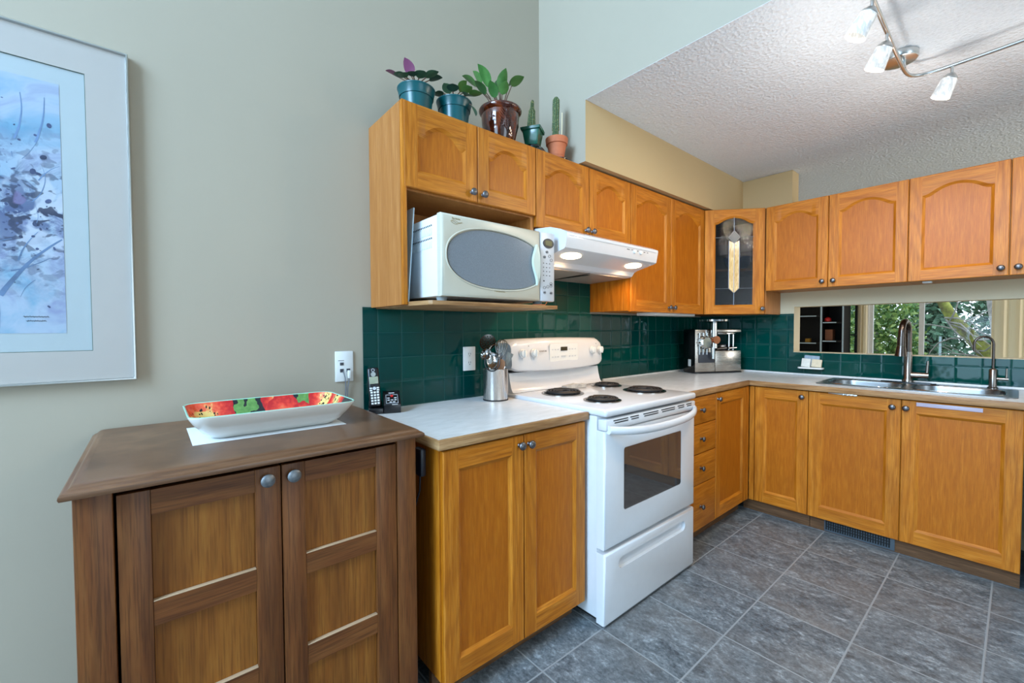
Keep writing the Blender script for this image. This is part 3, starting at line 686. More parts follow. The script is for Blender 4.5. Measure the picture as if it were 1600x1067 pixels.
# cooktop
m = MB(); m.box(SXL-0.002, SXR+0.002, -0.752, -0.060, 0.894, 0.926, 0.012, 3); m.build('cooktop', M['white_enamel'], st)
def burner(x, y, r):
    b = MB(); b.lathe([(r, 0.0), (r, 0.004), (r*0.93, 0.0055), (r*0.86, 0.003), (r*0.35, 0.0012), (0, 0.001)], (x, y, 0.9262), 40)
    o = b.build('burner', M['drip'], st, 'chrome drip pan')
    b = MB(); pts = []; turns = 4.2; n = 130
    for i in range(n+1):
        t = i/n; rr = r*(0.22+0.62*t); a = t*turns*2*PI; pts.append((x+rr*math.cos(a), y+rr*math.sin(a), 0.937))
    b.tube(pts, r*0.058, 6)
    for k in range(3):
        a = k*2*PI/3+0.5; b.tube([(x, y, 0.932), (x+r*0.88*math.cos(a), y+r*0.88*math.sin(a), 0.932)], 0.0035, 5)
    b.build('coil', M['iron'], o, 'black spiral coil')
burner(1.830, -0.583, 0.088); burner(1.852, -0.310, 0.110); burner(2.245, -0.540, 0.112); burner(2.262, -0.276, 0.088)
# back panel: lower riser, then the protruding rounded console
prof = [(-0.030, 0.920), (-0.150, 0.927), (-0.128, 0.948), (-0.117, 0.985), (-0.114, 1.030), (-0.030, 1.030)]
def endcut(a): return a
MB().prism(prof, lambda p, a: Vector((a, p[0], p[1])), SXL+0.012, SXR-0.012, 0.003).build('back_riser', M['white_enamel'], st)
L = []
for i in range(21):
    t = i/20; x = SXL+0.008+(Wd-0.016)*t; k = (2*t-1); edge_ = max(0, (abs(k)-0.90)/0.10)
    zt = 1.204+0.008*(1-k*k)-0.016*edge_**2; zb2 = 1.040-0.014*(1-k*k)+0.012*edge_**2; bow = 0.016*(1-k*k)-0.008*edge_**2
    yf1, yf2 = -0.150-bow, -0.140-bow*0.6
    L.append([Vector((x, y, z)) for y, z in ((-0.028, zb2), (yf1+0.022, zb2), (yf1+0.004, zb2+0.008), (yf1, zb2+0.022), (yf2, zt-0.030), (yf2+0.008, zt-0.012), (yf2+0.030, zt), (-0.028, zt))])
con = MB().loft(L, True, True, True).build('console', M['white_enamel'], st, smooth=45)
MB().box(SXL+0.03, SXR-0.03, -0.114, -0.032, 1.0295, 1.041).build('console_gap', M['black_matte'], st)
def cy(x):
    k = 2*(x-SXL)/Wd-1; return -0.150-0.016*(1-k*k)+0.004
nk = Vector((0, -1, 0.05)).normalized()
for x in (1.714, 1.793, 2.280, 2.357):
    m = MB(); m.lathe([(0.023, 0), (0.023, 0.005), (0.0205, 0.007), (0.0195, 0.018), (0.016, 0.021), (0, 0.0215)], (x, cy(x)+0.001, 1.133), 24, nk)
    m.box(x-0.0035, x+0.0035, cy(x)-0.027, cy(x)-0.018, 1.114, 1.152, 0.002)
    kb = m.build('knob', M['white_plastic'], con)
    MB().box(x-0.001, x+0.001, cy(x)-0.0005, cy(x)+0.003, 1.094, 1.106).build('pointer_mark', M['panel_grey'], con)
pl = MB().prism(rrect(1.908, 2.142, 1.080, 1.178, 0.008, 4), lambda p, a: Vector((p[0], cy(p[0])+0.001+a, p[1])), -0.002, 0.003).build('control_panel', M['white_plastic'], con)
MB().box(1.994, 2.048, cy(2.02)-0.003, cy(2.02)+0.0, 1.138, 1.160, 0.001).build('display', M['lcd_dark'], pl, 'dark olive clock display')
m = MB()
for x in (1.930, 1.952, 1.974, 2.070, 2.094, 2.118):
    for z in (1.146, 1.105):
        m.box(x-0.005, x+0.005, cy(x)-0.002, cy(x)-0.0005, z-0.003, z+0.003)
m.box(2.000, 2.038, cy(2.02)-0.002, cy(2.02)-0.0005, 1.108, 1.111); m.box(2.000, 2.038, cy(2.02)-0.002, cy(2.02)-0.0005, 1.101, 1.103)
m.build('button_row', M['panel_grey'], pl)
text('lettering', 'KENMORE', 0.012, M['ink'], con, (1.856, cy(1.856)-0.0035, 1.140), (1, 0.01, 0), (0, 0, 1))
for x in (1.755, 2.318): MB().lathe([(0.0025, 0), (0.0025, 0.001), (0, 0.001)], (x, cy(x)-0.0005, 1.171), 10, NY).build('indicator_dot', M['ink'], con)
tag(MB().prism([(1.99, 0.9265), (2.125, 0.9265), (2.125, 0.948), (2.09, 0.944), (2.065, 0.952), (1.99, 0.940)], lambda p, a: Vector((p[0], -0.190+a-(p[0]-1.99)*0.25, p[1])), -0.018, 0.018, 0.002).build('spoon_rest', M['marble'], smooth=0), 'grey mottled stone rest at the back of the white stovetop', 'spoon rest')

# ------------------------------------------------------------------ range hood
hd = thing('range_hood', 'white range hood with two lit lamps above the stove', 'range hood', (2.05, -0.25, 1.65))
hp = [(-0.010, 1.753), (-0.290, 1.753), (-0.400, 1.742), (-0.465, 1.722), (-0.505, 1.703), (-0.508, 1.694), (-0.496, 1.634), (-0.488, 1.629), (-0.372, 1.602), (-0.352, 1.594), (-0.336, 1.572), (-0.320, 1.566), (-0.010, 1.556)]
HX0, HX1 = 1.672, 2.428
MB().prism(hp, lambda p, a: Vector((a, p[0], p[1])), HX0, HX1).build('hood_shell', M['white_enamel'], hd, smooth=30)
sl = math.atan2(1.629-1.602, 0.116)
for x in (1.785, 2.300):
    m = MB(); L = []
    nn = Vector((0, -math.sin(sl), -math.cos(sl))); vv = Vector((0, -math.cos(sl), math.sin(sl)))
    c0 = Vector((x, -0.430, 1.6155)) + nn*0.0018
    for r, h in ((1.0, 0.0), (1.0, 0.0025), (0.9, 0.004), (0.02, 0.004)):
        L.append([c0 + Vector((0.062*r*math.cos(a), 0, 0)) + vv*(0.036*r*math.sin(a)) + nn*h for a in [2*PI*k/28 for k in range(28)]])
    m.loft(L, True, True, True).build('lamp_lens', M['hood_lens'], hd, 'oval lit lamp')
    l = bpy.data.lights.new('hood_lamp', 'SPOT'); l.energy = 7.5; l.color = (1.0, 0.64, 0.34); l.spot_size = 2.5; l.spot_blend = 0.6; l.shadow_soft_size = 0.04
    o = bpy.data.objects.new('hood_lamp', l); COL.objects.link(o); o.parent = hd; o.location = Vector((x, -0.425, 1.598)) - Vector(hd.location); o.rotation_euler = (0.35, 0, 0)
fl = MB()
for a, b in ((HX0+0.02, 2.040), (2.062, HX1-0.02)):
    z = lambda y: 1.5555+(1.566-1.556)*(-(y+0.010)/0.31)
    fl.loft([[Vector((a, -0.028, z(-0.028)-0.004)), Vector((b, -0.028, z(-0.028)-0.004)), Vector((b, -0.318, z(-0.318)-0.004)), Vector((a, -0.318, z(-0.318)-0.004))],
             [Vector((a, -0.028, z(-0.028)-0.0002)), Vector((b, -0.028, z(-0.028)-0.0002)), Vector((b, -0.318, z(-0.318)-0.0002)), Vector((a, -0.318, z(-0.318)-0.0002))]], True, True, True)
fl.build('grease_filter', plain('grease_filter', rgb(172, 164, 158), 0.45, 0.6, 0.08, 0.2, 140), hd, 'grey mesh grease filters', smooth=0)
MB().box(2.041, 2.061, -0.318, -0.028, 1.5525, 1.5555).build('filter_bar', M['black_plastic'], hd)
n1 = Vector((0, -1, 0.0)); fy = lambda z: -0.508+(1.694-z)/(1.694-1.634)*0.012
for x in (2.205, 2.262): MB().lathe([(0.010, 0), (0.010, 0.006), (0.0085, 0.008), (0, 0.008)], (x, fy(1.672)-0.0002, 1.672), 18, n1).build('knob', M['white_plastic'], hd)
m = MB()
for x, w in ((2.145, .022), (2.18, .010), (2.232, .010), (2.295, .012), (2.325, .010)): m.box(x-w/2, x+w/2, fy(1.678)-0.0012, fy(1.678)+0.001, 1.6765, 1.6795)
m.build('control_mark', M['ink'], hd)
MB().box(HX0+0.02, HX1-0.02, fy(1.688)-0.002, fy(1.688)+0.001, 1.6875, 1.6895).build('front_groove', M['panel_grey'], hd)
MB().lathe([(0.006, 0), (0.005, 0.002), (0, 0.002)], (2.405, -0.470, 1.6245), 12, (0, 0, -1)).build('rivet', M['white_plastic'], hd)

# ------------------------------------------------------------------ microwave
mw = thing('microwave', 'large cream and white microwave oven with an oval window on the oak shelf', 'microwave', (1.34, -0.28, 1.369))
MX0, MX1, MZ0, MZ1, MY = 1.046, 1.638, 1.385, 1.694, -0.462
case = MB().box(MX0+0.003, MX1-0.003, -0.428, -0.060, MZ0+0.002, MZ1-0.002, 0.004).build('case', M['microwave_case'], mw)
m = MB()
for zr in (1.655, 1.606):
    for i in range(14): m.box(MX0+0.0005, MX0+0.0034, -0.385+i*0.013, -0.381+i*0.013, zr, zr+0.006)
m.build('vent_hole', M['ink'], case)
for zr in (1.622, 1.573):
    m = MB()
    for i in range(13): m.box(MX0+0.0005, MX0+0.0034, -0.385+i*0.014, -0.377+i*0.014, zr, zr+0.026, 0.0008)
    m.build('vent_ribs', M['microwave_case'], case)
mf = lambda a, w, q=0.0: Vector((a, MY-q, w))
# oval window outline cut on the right by the wavy handle
def handle_x(z):
    t = (z-1.450)/(1.628-1.450); return 1.506+0.012*math.cos((t-0.06)*2*PI*0.95)
ov = []; cx_, cz_, ra, rbv = 1.305, 1.538, 0.233, 0.112
for i in range(60):
    a = 2*PI*i/60; ca, sa = math.cos(a), math.sin(a); e_ = 2/2.3
    p = [cx_+ra*math.copysign(abs(ca)**e_, ca), cz_+rbv*math.copysign(abs(sa)**e_, sa)*(1.0 if sa < 0 else 1.02)]
    if ca > 0.0: p[0] = cx_+ra*1.12*math.copysign(abs(ca)**e_, ca)
    p[1] -= (p[0]-cx_)*0.02
    if p[0] > handle_x(p[1]): p[0] = handle_x(p[1])
    ov.append((p[0], p[1]))
big = []
cxx = sum(p[0] for p in ov)/60; czz = sum(p[1] for p in ov)/60
for p in ov: big.append((cxx+(p[0]-cxx)*1.035, czz+(p[1]-czz)*1.06))
dm = MB(); dm.plate([(MX0, MZ0), (1.548, MZ0), (1.548, MZ1), (MX0, MZ1)], [big], mf, 0.033, floor=0.006, bevel=0.010)
dr = dm.build('door', M['cream_plastic'], mw, smooth=50)
MB().tube([mf(p[0], p[1], -0.001) for p in big], 0.0038, 8, closed=True).build('window_trim', M['cream_plastic'], dr)
MB().prism(ov, lambda p, a: mf(p[0], p[1], a), -0.0058, -0.0015).build('window', M['mw_window'], dr, 'grey oval window with fine mesh')
# crescent handle
m = MB(); hz = [1.452+(1.630-1.452)*i/20 for i in range(21)]
inner = [(handle_x(z)+0.001, z) for z in hz]; outer = [(1.536-0.016*(abs(2*i/20-1)**3), z) for i, z in enumerate(hz)]
m.prism(inner+list(reversed(outer)), lambda p, a: mf(p[0], p[1], a), 0.0005, 0.013, 0.002)
m.build('handle', plain('pale_mint_plastic', rgb(206, 216, 204), 0.3, noise=0.01), dr, 'crescent-shaped door handle')
cp = MB().box(1.5495, MX1, MY, MY+0.033, MZ0, MZ1, 0.006).build('control_panel', M['panel_grey'], mw, 'grey button panel')
MB().prism([(1.597+0.033*math.cos(2*PI*k/30), 1.645+0.0215*math.sin(2*PI*k/30)) for k in range(30)], lambda p, a: mf(p[0], p[1], a), -0.001, 0.003).build('display_bezel', M['black_plastic'], cp)
MB().prism(rrect(1.576, 1.618, 1.634, 1.657, 0.005, 3), lambda p, a: mf(p[0], p[1], a), 0.0032, 0.0042).build('display', M['lcd'], cp, 'olive display')
m = MB()
for x, z in ((1.588, 1.606), (1.604, 1.589), (1.573, 1.582), (1.615, 1.572), (1.572, 1.446), (1.593, 1.451), (1.613, 1.466), (1.613, 1.456), (1.573, 1.424), (1.614, 1.423)):
    m.tube([mf(x+0.0075*math.cos(2*PI*k/14), z+0.0062*math.sin(2*PI*k/14), 0.0008) for k in range(14)], 0.0007, 4, closed=True)
m.build('button_ring', M['ink'], cp)
m = MB()
for r in range(4):
    for c in range(3): m.box(1.567+c*0.019-0.0025, 1.567+c*0.019+0.0025, MY-0.0012, MY+0.0005, 1.553-r*0.018, 1.5565-r*0.018)
for x, z in ((1.588, 1.606), (1.573, 1.582), (1.573, 1.424), (1.614, 1.423), (1.613, 1.461), (1.569, 1.476)): m.box(x-0.004, x+0.004, MY-0.0012, MY+0.0005, z-0.0025, z+0.0025)
m.build('keypad', M['ink'], cp)
text('lettering', 'Panasonic', 0.014, M['gold_ink'], dr, mf(1.318, 1.4165, 0.0006), (1, 0, 0), (0, 0, 1))
text('lettering', 'The Genius', 0.008, M['gold_ink'], dr, mf(1.108, 1.677, 0.0006), (1, 0, 0), (0, 0, 1))
m = MB()
for k in range(3): m.tube([mf(1.085+0.05*t/8, 1.667-0.0035*k+0.004*math.sin(t*0.8+k), 0.0006) for t in range(9)], 0.0006, 4)
m.build('emblem', M['gold_ink'], dr)
for x in (MX0+0.035, MX1-0.05):
    for y in (-0.40, -0.10): MB().cyl((x, y, 1.3685), (x, y, 1.3868), 0.018, 0.022, 18).build('foot', plain('grey_rubber_foot', rgb(140, 148, 150), 0.6), mw)
tag(MB(Matrix.Translation((0.992, 0, 1.3695)) @ Matrix.Rotation(0.075, 4, 'Y')).box(-0.003, 0.003, -0.30, -0.05, 0.0, 0.37, 0.002).build('baking_sheet', M['pale_blue']), 'thin pale sheet standing upright between microwave and cabinet side', 'tray')
m = MB().tube([(1.60, -0.452, 1.3855), (1.594, -0.452, 1.378), (1.588, -0.450, 1.3705), (1.56, -0.447, 1.3705), (1.53, -0.43, 1.3705)], 0.0016, 6)  # thin orange tube under the microwave's front corner
tag(m.build('orange_line', plain('orange_line', rgb(226, 120, 60), 0.5)), 'thin orange line under the right front corner of the microwave', 'cord')

# ------------------------------------------------------------------ sink and taps
sk = thing('double_sink', 'stainless steel double-bowl sink set into the pale worktop', 'sink', (3.67, -1.42, 0.91))
def dsh(x0, x1, y0, y1, r): return rrect(x0, x1, y0, y1, r, 8)
b1 = dsh(3.486, 3.800, -1.400, -1.040, 0.10); b2 = dsh(3.486, 3.800, -1.796, -1.432, 0.10)
m = MB(); m.plate(rrect(SX0-0.014, SX1+0.014, SY0-0.013, SY1+0.013, 0.05, 6), [b1, b2], lambda a, w, q=0: Vector((a, w, 0.9125+q)), 0.004)
m.build('rim', M['sink_steel'], sk, smooth=30)
for b in (b1, b2):
    bx = sum(p[0] for p in b)/len(b); by = sum(p[1] for p in b)/len(b)
    L = [[Vector((bx+(p[0]-bx)*k, by+(p[1]-by)*k, z)) for p in b] for k, z in ((1.0, 0.9125), (0.985, 0.900), (0.96, 0.780), (0.90, 0.750), (0.12, 0.745))]
    MB().loft(L, True, False, True).build('bowl', M['sink_steel'], sk, smooth=60)
m = MB().tube([Vector((p[0], p[1], 0.913)) for p in b1], 0.0025, 6, closed=True).tube([Vector((p[0], p[1], 0.913)) for p in b2], 0.0025, 6, closed=True)
m.build('bowl_lip', M['chrome'], sk)
fc = thing('pull_down_faucet', 'tall dark nickel pull-down kitchen faucet behind the sink', 'faucet', (3.868, -1.385, 0.9128))
fx, fyy = 3.868, -1.385
MB().prism(rrect(fx-0.028, fx+0.026, fyy-0.13, fyy+0.13, 0.025, 6), lambda p, a: Vector((p[0], p[1], a)), 0.9128, 0.918, 0.0015).build('deck_plate', M['black_gloss'], fc, 'black deck plate')
MB().lathe([(0.028, 0), (0.028, 0.012), (0.0215, 0.022), (0.020, 0.17), (0.0185, 0.19)], (fx, fyy, 0.918), 28).build('body', M['nickel'], fc)
pts = [Vector((fx, fyy, 1.09))] + [Vector((fx, fyy, 1.20))] + [Vector((fx-0.078+0.078*math.cos(a), fyy+0.012*(1-math.cos(a))/2, 1.222+0.078*math.sin(a))) for a in [PI*i/14 for i in range(15)]]
pts.append(Vector((fx-0.158, fyy+0.013, 1.195)))
MB().tube(pts, [0.0165]*len(pts), 16).build('spout', M['dark_nickel'], fc)
MB().cyl((fx-0.158, fyy+0.013, 1.205), (fx-0.160, fyy+0.013, 1.150), 0.0185, 0.0205, 22).build('hose_collar', M['dark_nickel'], fc)
sh = MB().cyl((fx-0.160, fyy+0.013, 1.149), (fx-0.163, fyy+0.014, 1.086), 0.0205, 0.029, 22).build('spray_head', M['dark_nickel'], fc)
hb = MB().cyl((fx, fyy-0.015, 0.965), (fx, fyy-0.095, 0.965), 0.019, 0.017, 20).build('handle_barrel', M['nickel'], fc)
MB().cyl((fx, fyy-0.086, 0.975), (fx+0.004, fyy-0.090, 1.055), 0.007, 0.006, 14).build('lever', M['nickel'], hb)
fc = thing('filter_tap', 'slim nickel gooseneck filter tap at the right end of the sink', 'faucet', (3.866, -1.742, 0.9128))
gx, gy = 3.866, -1.742
MB().lathe([(0.022, 0), (0.022, 0.006), (0.0165, 0.010), (0.0165, 0.105), (0.012, 0.112), (0.006, 0.115)], (gx, gy, 0.9128), 24).build('body', M['nickel'], fc)
dv = Vector((-0.25, 0.97, 0)).normalized()
pts = [Vector((gx, gy, 1.02)), Vector((gx, gy, 1.155))] + [Vector((gx, gy, 1.165))+dv*(0.038-0.038*math.cos(a))+ZV*(0.042*math.sin(a)) for a in [PI*i/14 for i in range(15)]] + [Vector((gx, gy, 1.12))+dv*0.076]
MB().tube(pts, 0.0062, 12).build('spout', M['dark_nickel'], fc)
hb = MB().cyl((gx, gy-0.010, 0.970), (gx, gy-0.058, 0.970), 0.008, 0.008, 16).build('handle_barrel', M['nickel'], fc)
MB().cyl((gx, gy-0.050, 0.972), (gx+0.002, gy-0.051, 1.03), 0.0045, 0.004, 12).build('lever', M['nickel'], hb)

# ------------------------------------------------------------------ dresser
ds = thing('sideboard', 'dark brown wooden sideboard with two shaker doors in front of the sage wall', 'sideboard', (0.47, -0.33, 0))
DX0, DX1, DY, DYB = 0.094, 0.848, -0.638, -0.012
lv = [(-0.006, 0.9275), (-0.0145, 0.929), (-0.0165, 0.934), (-0.0155, 0.9395), (-0.010, 0.944), (-0.0055, 0.9455), (-0.002, 0.9495), (0.004, 0.9535), (0.0145, 0.9547), (0.016, 0.9547)]
def tl(i, z): return [Vector(p) for p in ((DX0+i, DY+i, z), (DX1-i, DY+i, z), (DX1-i, DYB, z), (DX0+i, DYB, z))]
MB().loft([tl(i, z) for i, z in lv], True, True, True).build('top', M['walnut_top'], ds, 'moulded brown top', smooth=35)
bm_ = DY+0.012
MB().box(DX0, DX0+0.060, bm_, bm_+0.035, 0.0, 0.927, 0.003).build('post', M['walnut_v'], ds)
MB().box(DX1-0.062, DX1, bm_, bm_+0.035, 0.0, 0.927, 0.003).build('post', M['walnut_v'], ds)
MB().box(DX0+0.001, DX0+0.020, bm_+0.0355, DYB, 0.03, 0.927).build('side_panel', M['walnut_v'], ds)
MB().box(DX1-0.020, DX1-0.001, bm_+0.0355, DYB, 0.03, 0.927).build('side_panel', M['walnut_v'], ds)
MB().box(DX0+0.0605, DX1-0.0625, bm_+0.004, bm_+0.03, 0.9195, 0.927, 0.001).build('top_rail', M['walnut_h'], ds)
MB().box(DX0+0.021, DX1-0.021, bm_+0.037, DYB-0.002, 0.07, 0.09).box(DX0+0.021, DX1-0.021, DYB-0.012, DYB-0.001, 0.091, 0.92).build('carcass', M['dark_gap'], ds)
MB().box(DX0+0.0605, DX1-0.0625, bm_+0.006, bm_+0.03, 0.06, 0.105, 0.002).build('bottom_rail', M['walnut_h'], ds)
def sdoor(x0, x1, sl, sr, kx, kz):
    y0 = bm_+0.003
    z0, z1 = 0.110, 0.9135
    d = MB().box(x0+sl+0.0006, x1-sr-0.0006, y0+0.0135, y0+0.021, z0+0.05, z1-0.05).build('door', M['walnut_panel'], ds)
    MB().box(x0, x0+sl, y0, y0+0.022, z0, z1, 0.0015).build('stile', M['walnut_v'], d)
    MB().box(x1-sr, x1, y0, y0+0.022, z0, z1, 0.0015).build('stile', M['walnut_v'], d)
    MB().box(x0+sl+0.0005, x1-sr-0.0005, y0+0.001, y0+0.020, z1-0.056, z1-0.001).build('top_rail', M['walnut_h'], d)
    MB().box(x0+sl+0.0005, x1-sr-0.0005, y0+0.001, y0+0.020, z0+0.001, z0+0.056).build('bottom_rail', M['walnut_h'], d)
    for zm in (0.637, 0.387):
        MB().box(x0+sl+0.0005, x1-sr-0.0005, y0+0.001, y0+0.020, zm-0.028, zm+0.0268).build('middle_rail', M['walnut_h'], d)
        MB().box(x0+sl+0.0005, x1-sr-0.0005, y0+0.0006, y0+0.013, zm+0.027, zm+0.0288, 0.0003).build('pale_edge', M['pale_wood'], d, 'pale upper edge of the rail')  # thin pale strip along the rail's upper edge
    knob(d, (kx, y0, kz), NY, 0.0165, M['knob_grey'])
M['knob_grey'] = plain('aged_pewter_knob', rgb(120, 122, 124), 0.42, 0.7, 0.25, bump=0.15, nscale=90)
sdoor(0.159, 0.4685, 0.055, 0.057, 0.437, 0.886)
sdoor(0.4715, 0.7835, 0.055, 0.063, 0.497, 0.885)
tag(MB().box(0.30, 0.70, -0.435, -0.17, 0.9551, 0.9558).build('paper_mat', M['paper'], smooth=0), 'white paper mat under the poppy dish on the sideboard', 'mat')
# dish
t = NT('poppy_dish_inside'); tc = t.n('ShaderNodeTexCoord'); wv = t.n('ShaderNodeTexNoise'); t.l(tc.outputs['Object'], wv.inputs['Vector']); wv.inputs['Scale'].default_value = 22; wv.inputs['Detail'].default_value = 2
sep = t.n('ShaderNodeSeparateXYZ'); t.l(tc.outputs['Object'], sep.inputs[0])
cxy = t.n('ShaderNodeCombineXYZ'); t.l(sep.outputs[0], cxy.inputs[0]); t.l(sep.outputs[1], cxy.inputs[1])
wob = t.n('ShaderNodeVectorMath', operation='MULTIPLY_ADD'); t.l(wv.outputs['Color'], wob.inputs[0]); wob.inputs[1].default_value = (0.026, 0.026, 0); t.l(cxy.outputs[0], wob.inputs[2])
def disk(cx, cy, r, src):
    d = t.n('ShaderNodeVectorMath', operation='DISTANCE'); t.l(src, d.inputs[0]); d.inputs[1].default_value = (cx, cy, 0); return t.math('DIVIDE', d.outputs['Value'], r)
col = t.mix(wv.outputs['Fac'], rgb(14, 18, 26), rgb(28, 34, 42))
nz = t.noise(tc.outputs['Object'], 60, 3)
for (x, y, r) in ((-0.058, 0.118, .028), (-0.035, 0.138, .020), (-0.07, 0.14, .02), (0.135, 0.14, .03), (0.16, 0.125, .022), (0.20, 0.0, .03), (-0.11, 0.05, .018)):
    dd = disk(x+0.013, y+0.013, r, wob.outputs[0])
    col = t.mix(t.math('LESS_THAN', t.math('ADD', dd, t.math('MULTIPLY', t.math('SUBTRACT', nz, 0.5), 1.6)), 0.85), col, t.mix(nz, rgb(20, 88, 36), rgb(130, 184, 96)))
for (x, y, r) in ((-0.160, 0.108, .082), (0.05, 0.135, .050), (0.065, 0.09, .066), (0.13, 0.075, .06), (-0.05, 0.02, .06), (0.20, 0.115, .058), (0.215, 0.03, .06), (0.06, -0.03, .08), (-0.15, -0.03, .08), (-0.02, -0.09, .06)):
    dd = disk(x+0.013, y+0.013, r, wob.outputs[0]); ds_ = disk(x, y, r, cxy.outputs[0])
    red = t.ramp(t.math('ADD', ds_, t.math('MULTIPLY', t.math('SUBTRACT', nz, 0.5), 0.9)), [(0.30, rgb(236, 206, 120)), (0.42, rgb(238, 112, 72)), (0.66, rgb(226, 62, 44)), (0.92, rgb(188, 28, 34))])
    col = t.mix(t.math('LESS_THAN', dd, 1.0), col, red)
    vo = t.n('ShaderNodeTexVoronoi'); t.l(cxy.outputs[0], vo.inputs['Vector']); vo.inputs['Scale'].default_value = 130
    dots = t.math('MULTIPLY', t.math('LESS_THAN', vo.outputs['Distance'], 0.33), t.math('MULTIPLY', t.math('GREATER_THAN', ds_, 0.26), t.math('LESS_THAN', ds_, 0.46)))
    col = t.mix(dots, col, rgb(16, 14, 12))
    col = t.mix(t.math('MULTIPLY', t.math('LESS_THAN', ds_, 0.24), t.math('GREATER_THAN', nz, 0.52)), col, rgb(28, 24, 20))
t.setp(Base_Color=col, Roughness=0.1, Coat_Weight=0.3); M['poppy'] = t.m
dish = thing('serving_dish', 'long white rectangular serving dish painted inside with red poppies, on the sideboard', 'dish', (0.510, -0.305, 0.956))
def dl(x0, x1, y0, y1, r, z): return [Vector((p[0], p[1], z)) for p in rrect(x0, x1, y0, y1, r, 8)]
outL = [dl(.350, .672, -.392, -.205, .03, .956), dl(.345, .678, -.398, -.200, .034, .958), dl(.325, .700, -.420, -.182, .038, .975), dl(.302, .722, -.444, -.160, .042, 1.005), dl(.291, .733, -.457, -.150, .045, 1.025), dl(.2905, .7335, -.4575, -.1495, .045, 1.029)]
inL = [dl(.296, .728, -.452, -.155, .042, 1.0285), dl(.308, .716, -.438, -.166, .038, 1.005), dl(.332, .693, -.413, -.189, .034, .976), dl(.356, .668, -.388, -.210, .03, .964)]
body = MB().loft(outL, True, True, False)
body.build('dish_body', plain('white_glaze', rgb(222, 218, 210), 0.12, noise=0.01, Coat_Weight=0.4), dish, smooth=60)
MB().loft([outL[-1], dl(.293, .731, -.455, -.152, .044, 1.0305), inL[0]], True).build('rim', plain('mint_rim', rgb(150, 204, 180), 0.15), dish, 'mint green rim', smooth=60)
MB().loft(inL, True, False, True).build('painted_inside', M['poppy'], dish, 'red poppies on a black ground', smooth=60)
tag(MB().box(0.886, 0.908, -0.585, -0.535, 0.775, 0.868, 0.008).tube([(0.897, -0.56, 0.776), (0.90, -0.55, 0.72), (0.905, -0.50, 0.64)], 0.003, 6).build('wall_adapter', M['navy']), 'dark blue-black device hanging in the gap between sideboard and oak base cabinet', 'adapter')

# ------------------------------------------------------------------ picture
pc = thing('framed_painting', 'large silver-framed blue watercolour of branches on the sage wall', 'picture', (-0.18, -0.012, 1.616))
PX0, PX1, PZ0, PZ1 = -0.545, 0.1845, 1.105, 2.126
m = MB()
def ring(x0, x1, z0, z1, y): return [Vector((x0, y, z0)), Vector((x1, y, z0)), Vector((x1, y, z1)), Vector((x0, y, z1))]
w_ = 0.0075
m.loft([ring(PX0, PX1, PZ0, PZ1, -0.002), ring(PX0, PX1, PZ0, PZ1, -0.0205), ring(PX0+.002, PX1-.002, PZ0+.002, PZ1-.002, -0.024), ring(PX0+w_-.002, PX1-w_+.002, PZ0+w_-.002, PZ1-w_+.002, -0.024), ring(PX0+w_, PX1-w_, PZ0+w_, PZ1-w_, -0.020), ring(PX0+w_, PX1-w_, PZ0+w_, PZ1-w_, -0.002)])
m.build('frame', M['silver'], pc, 'thin silver metal frame', smooth=20)
pf = lambda a, w, q=0.0: Vector((a, -0.0160-q, w))
OX0, OX1, OZ0, OZ1 = -0.447, 0.0855, 1.200, 2.031
m = MB(); m.plate([(PX0+w_, PZ0+w_), (PX1-w_, PZ0+w_), (PX1-w_, PZ1-w_), (PX0+w_, PZ1-w_)], [[(OX0, OZ0), (OX1, OZ0), (OX1, OZ1), (OX0, OZ1)]], pf, 0.003)
m.build('outer_mat', plain('pale_grey_mat', rgb(184, 177, 170), 0.8, noise=0.01), pc, smooth=0)
m = MB(); m.plate([(OX0-0.003, OZ0-0.003), (OX1+0.003, OZ0-0.003), (OX1+0.003, OZ1+0.003), (OX0-0.003, OZ1+0.003)], [[(OX0+.0015, OZ0+.0015), (OX1-.0015, OZ0+.0015), (OX1-.0015, OZ1-.0015), (OX0+.0015, OZ1-.0015)]], lambda a, w, q=0: pf(a, w, q-0.0031), 0.001)
m.build('mat_line', plain('green_mat_line', rgb(64, 92, 76), 0.8), pc, smooth=0)
MB().box(OX0-0.004, OX1+0.004, -0.0118, -0.0095, OZ0-0.004, OZ1+0.004).build('inner_mat', plain('blue_white_mat', rgb(176, 186, 188), 0.8, noise=0.01), pc, smooth=0)
# the watercolour
t = NT('watercolour_wash'); v = t.co((1, 1, 1)); n1 = t.noise(v, 5.5, 4, 0.6, 1.2); n2 = t.noise(v, 13, 6, 0.7, 1.2); n3 = t.noise(v, 9, 3, 0.6, 0.8); n4 = t.noise(t.co((1, 1, 1.3)), 30, 2, 0.5, 0.4)
c = t.ramp(n1, [(0.3, rgb(112, 160, 188)), (0.5, rgb(166, 182, 200)), (0.68, rgb(128, 136, 176))])
tc = t.n('ShaderNodeTexCoord'); sp = t.n('ShaderNodeSeparateXYZ'); t.l(tc.outputs['Object'], sp.inputs[0])
band = t.math('SUBTRACT', 1.0, t.math('MULTIPLY', t.math('ABSOLUTE', t.math('ADD', sp.outputs[2], 0.02)), 3.6), clamp=True)
c = t.mix(t.math('MULTIPLY', t.ramp(n2, [(0.43, (0, 0, 0, 1)), (0.56, (1, 1, 1, 1))]), band), c, rgb(78, 92, 130))
c = t.mix(t.math('MULTIPLY', t.ramp(n3, [(0.56, (0, 0, 0, 1)), (0.62, (1, 1, 1, 1))]), band), c, rgb(190, 198, 210))
c = t.mix(t.math('MULTIPLY', t.ramp(n4, [(0.55, (0, 0, 0, 1)), (0.60, (1, 1, 1, 1))]), band), c, rgb(40, 48, 76))
